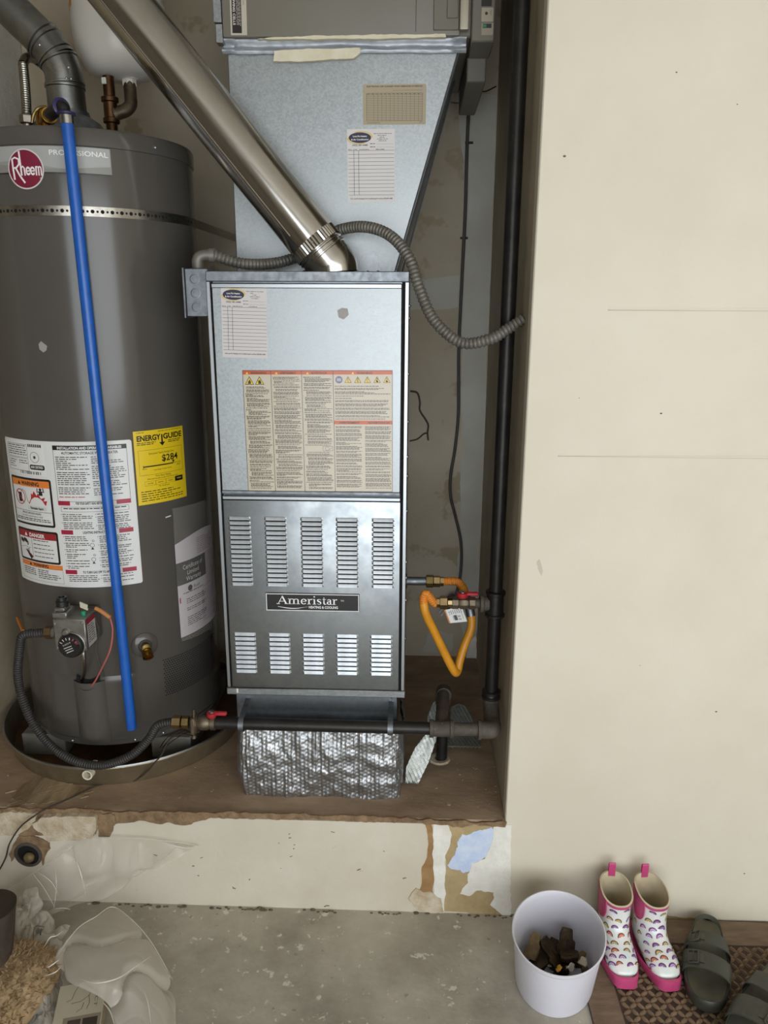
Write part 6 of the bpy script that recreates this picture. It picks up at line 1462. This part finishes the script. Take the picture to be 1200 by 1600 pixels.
# sheet leaning on the step wall
film('back_sheet', [[A_(-40,1402,1.60), A_(20,1385,1.615), A_(75,1350,1.622), A_(130,1314,1.626), A_(190,1312,1.628), A_(250,1314,1.628), A_(312,1322,1.629)],
                    [A_(-40,1420,1.585), A_(20,1405,1.60), A_(75,1375,1.61), A_(130,1345,1.612), A_(190,1340,1.615), A_(240,1345,1.618), A_(285,1338,1.622)],
                    [A_(-40,1450,1.56), A_(20,1435,1.57), A_(75,1405,1.58), A_(130,1380,1.585), A_(170,1375,1.595), A_(215,1372,1.605), A_(240,1365,1.615)],
                    [A_(-40,1490,1.52), A_(20,1475,1.53), A_(60,1440,1.545), A_(100,1422,1.56), A_(135,1412,1.57), A_(165,1405,1.58), A_(180,1398,1.595)]], .55, .3, bag, .010, 1., 'bag_film_thin')
# billowing mouth of the bag on the floor
def Zp(u, v, z): return at(u, v, Z=z)
film('billow', [[Zp(175,1417,.075), Zp(200,1432,.075), Zp(228,1462,.065), Zp(250,1495,.050), Zp(268,1530,.030), Zp(275,1560,.012), Zp(276,1640,.004)],
                [Zp(150,1432,.095), Zp(180,1455,.105), Zp(210,1480,.098), Zp(232,1512,.080), Zp(250,1545,.055), Zp(262,1575,.035), Zp(262,1645,.02)],
                [Zp(120,1452,.095), Zp(150,1480,.115), Zp(182,1505,.112), Zp(210,1532,.095), Zp(230,1562,.072), Zp(240,1590,.055), Zp(240,1650,.04)],
                [Zp(95,1475,.080), Zp(120,1505,.100), Zp(150,1532,.105), Zp(185,1545,.098), Zp(208,1560,.085), Zp(215,1590,.070), Zp(215,1655,.05)],
                [Zp(82,1500,.050), Zp(100,1530,.065), Zp(135,1548,.080), Zp(160,1562,.080), Zp(175,1585,.070), Zp(182,1610,.06), Zp(185,1660,.05)]], .45, .15, bag, .006, 4.)
film('gathered_neck', [[A_(20,1400,1.56), A_(55,1385,1.57), A_(62,1400,1.55), A_(80,1430,1.53), A_(92,1440,1.53), A_(110,1445,1.53)],
                       [A_(-20,1450,1.50), A_(25,1435,1.50), A_(45,1440,1.495), A_(66,1455,1.485), A_(85,1465,1.48), A_(100,1468,1.49)],
                       [A_(-20,1490,1.44), A_(20,1475,1.45), A_(50,1480,1.44), A_(70,1495,1.44), A_(85,1500,1.44), A_(98,1490,1.45)],
                       [A_(30,1530,1.36), A_(50,1520,1.37), A_(65,1525,1.36), A_(85,1545,1.36), A_(105,1560,1.36), A_(125,1555,1.37)],
                       [A_(50,1620,1.27), A_(66,1600,1.27), A_(75,1600,1.27), A_(90,1605,1.27), A_(110,1615,1.28), A_(150,1620,1.29)]], .9, .7, bag, .008, 9.)
# creases that catch the light
for pts in ([A_(-20,1398,1.598), A_(25,1382,1.612), A_(75,1348,1.619), A_(130,1312,1.622), A_(200,1310,1.624), A_(250,1313,1.625), A_(310,1321,1.626)],
            [A_(52,1366,1.61), A_(70,1390,1.59), A_(86,1418,1.57)], [A_(58,1362,1.612), A_(80,1378,1.60), A_(92,1400,1.585)], [A_(86,1356,1.612), A_(88,1385,1.60), A_(84,1420,1.575)],
            [A_(120,1345,1.612), A_(128,1372,1.60), A_(134,1400,1.585)], [A_(160,1330,1.618), A_(158,1352,1.615)], [A_(240,1352,1.616), A_(262,1338,1.62), A_(280,1320,1.624)], [A_(250,1316,1.622), A_(290,1325,1.622), A_(310,1321,1.625)],
            [A_(85,1420,1.56), A_(100,1419,1.56), A_(110,1421,1.56)], [A_(20,1395,1.585), A_(15,1425,1.56), A_(5,1450,1.53)], [A_(42,1385,1.59), A_(30,1420,1.55), A_(22,1455,1.52)], [A_(48,1438,1.50), A_(53,1460,1.48)],
            [Zp(85,1500,.07), Zp(120,1452,.104), Zp(150,1432,.108), Zp(176,1417,.086), Zp(205,1436,.086), Zp(232,1466,.074), Zp(252,1498,.058), Zp(270,1532,.036)],
            [Zp(125,1530,.112), Zp(150,1536,.115), Zp(185,1528,.112), Zp(215,1508,.104), Zp(236,1494,.085)], [Zp(225,1548,.085), Zp(232,1570,.078), Zp(236,1600,.066)], [Zp(160,1565,.092), Zp(172,1580,.086), Zp(180,1605,.075)],
            [Zp(70,1478,.10), Zp(78,1465,.105), Zp(88,1462,.105), Zp(98,1455,.10)], [Zp(75,1512,.085), Zp(92,1500,.09)], [Zp(72,1525,.08), Zp(88,1518,.085), Zp(96,1508,.085)]):
    q_ = spline(pts, 8); obj('crease', MB().tube(q_, [.0003+.0011*math.sin(math.pi*(i+.5)/len(q_)) for i in range(len(q_))], 6), 'film_fold', bag)
# printed mark on the film
p = at(65, 1449, Y=1.470); d = Decal(); d.stroke([(-.012, -.016), (-.013, .008), (-.007, .012), (.012, .010), (.006, .002)], .0018, '#4a4540', 1); d.fan(-.002, .001, .005, .006, '#57514a', 1, n=8); d.stroke([(.004, .006), (.004, -.008)], .003, '#3a3530', 1)
d.build('printed_mark', plane_map((p.x, p.y-.012, p.z), XA, Vector((0,.5,.86)), Vector((0,-.86,.5))), 'print_matte', bag)
# boxed paper with handwriting under the film
kb = at(125, 1600, Z=.03); px_ = thing('paper_packet', (kb.x, kb.y, 0), 'pale paper packet with handwriting inside the clear bag', 'packet')
ca, sa_ = math.cos(R_(-14)), math.sin(R_(-14)); U_, V_ = Vector((ca, -sa_*.0+0.25, 0)).normalized(), Vector((-.25, ca, 0)).normalized()
m = MB().obox(Vector((kb.x-.005, kb.y+.0, .020)), U_, V_, ZA, .050, .095, .0195); obj('box', m, 'kraft_box', px_, bevel=.003)
d = Decal(); W, H = .098, .115; d.rect(0, 0, W, H, '#bdb49f', 0)
d.stroke([(.040, .108), (.034, .095), (.030, .075), (.020, .070)], .0012, '#4a443a', 1); d.stroke([(.052, .108), (.066, .100), (.066, .080), (.050, .066), (.030, .064)], .0012, '#4a443a', 1); d.stroke([(.064, .080), (.068, .060), (.064, .044)], .0012, '#4a443a', 1); d.stroke([(.056, .062), (.054, .048), (.044, .040)], .0012, '#4a443a', 1)
d.text('SJECT', .078, .100, .0065, '#5a5448', 1, width=.052, rot=-math.pi/2)
d.rect(.020, .0, .096, .030, '#8d8371', 1); d.rect(.030, .0, .056, .022, '#4d4238', 2); d.rect(.060, .0, .090, .022, '#3c332b', 2)
d.build('sheet', plane_map(Vector((kb.x-.005, kb.y, .0395))-U_*.049-V_*.02, U_, V_, ZA), 'print_matte', px_)
# tan shaggy rug roll
rg = thing('shag_rug', (-.80, 1.25, 0), 'tan shaggy rug bunched on the floor at the bottom left corner', 'rug')
def rugsurf(u, v):
    y = 1.08+.37*v; xr = -.772-.03*v-.02*math.sin(v*6); x = -1.15+(xr+1.15)*u; h = .115*math.sin(math.pi*min(1, .15+.85*(1-u)**.6*1.1+.0))*.5+.055*math.sqrt(max(0, 1-(u*1.0)**4))
    h *= math.sqrt(max(0.02, 1-max(0, (v-.75)/.25)**2)); return Vector((x, y, .004+h+.006*mnoise.noise(Vector((x*30, y*30, 2)))))
obj('base', MB().grid(rugsurf, 40, 40), 'shag', rg)
m = MB(); r5 = random.Random(12)
for i in range(5200):
    u, v = r5.uniform(.35, 1), r5.random(); p_ = rugsurf(u, v); a_ = r5.uniform(0, 6.28); L_ = r5.uniform(.006, .013); dx = Vector((math.cos(a_), math.sin(a_), .8)).normalized(); s_ = Vector((-math.sin(a_), math.cos(a_), 0))*.0016
    q1 = p_+dx*L_*.5; q2 = p_+dx*L_+Vector((math.cos(a_), math.sin(a_), -.6))*L_*.45
    m.add([p_-s_, p_+s_, q1-s_, q1+s_, q2], [(0,1,3,2), (2,3,4)])
obj('pile', m, 'shag', rg, kind='stuff')
# brown post stub at the left frame edge
pc = at(-24, 1500, Z=.10)
post = thing('wood_stump', (pc.x, pc.y, .0), 'dark brown weathered round log end at the far left edge', 'log')
def logf(u, v):
    t = 2*math.pi*u; r = .060*(1-.10*v)+.002*mnoise.noise(Vector((math.cos(t)*4, math.sin(t)*4, v*3))); return Vector((pc.x-.002+r*math.cos(t)+.03*v*0, pc.y+r*math.sin(t)+.05*v, .11+.085*v))
m = MB().grid(logf, 36, 8); obj('bark', m, 'brown_post', post)
obj('cut_end', MB().add([logf(k/36, 1) for k in range(36)], [tuple(range(36))]), 'brown_post', post, smooth=False)
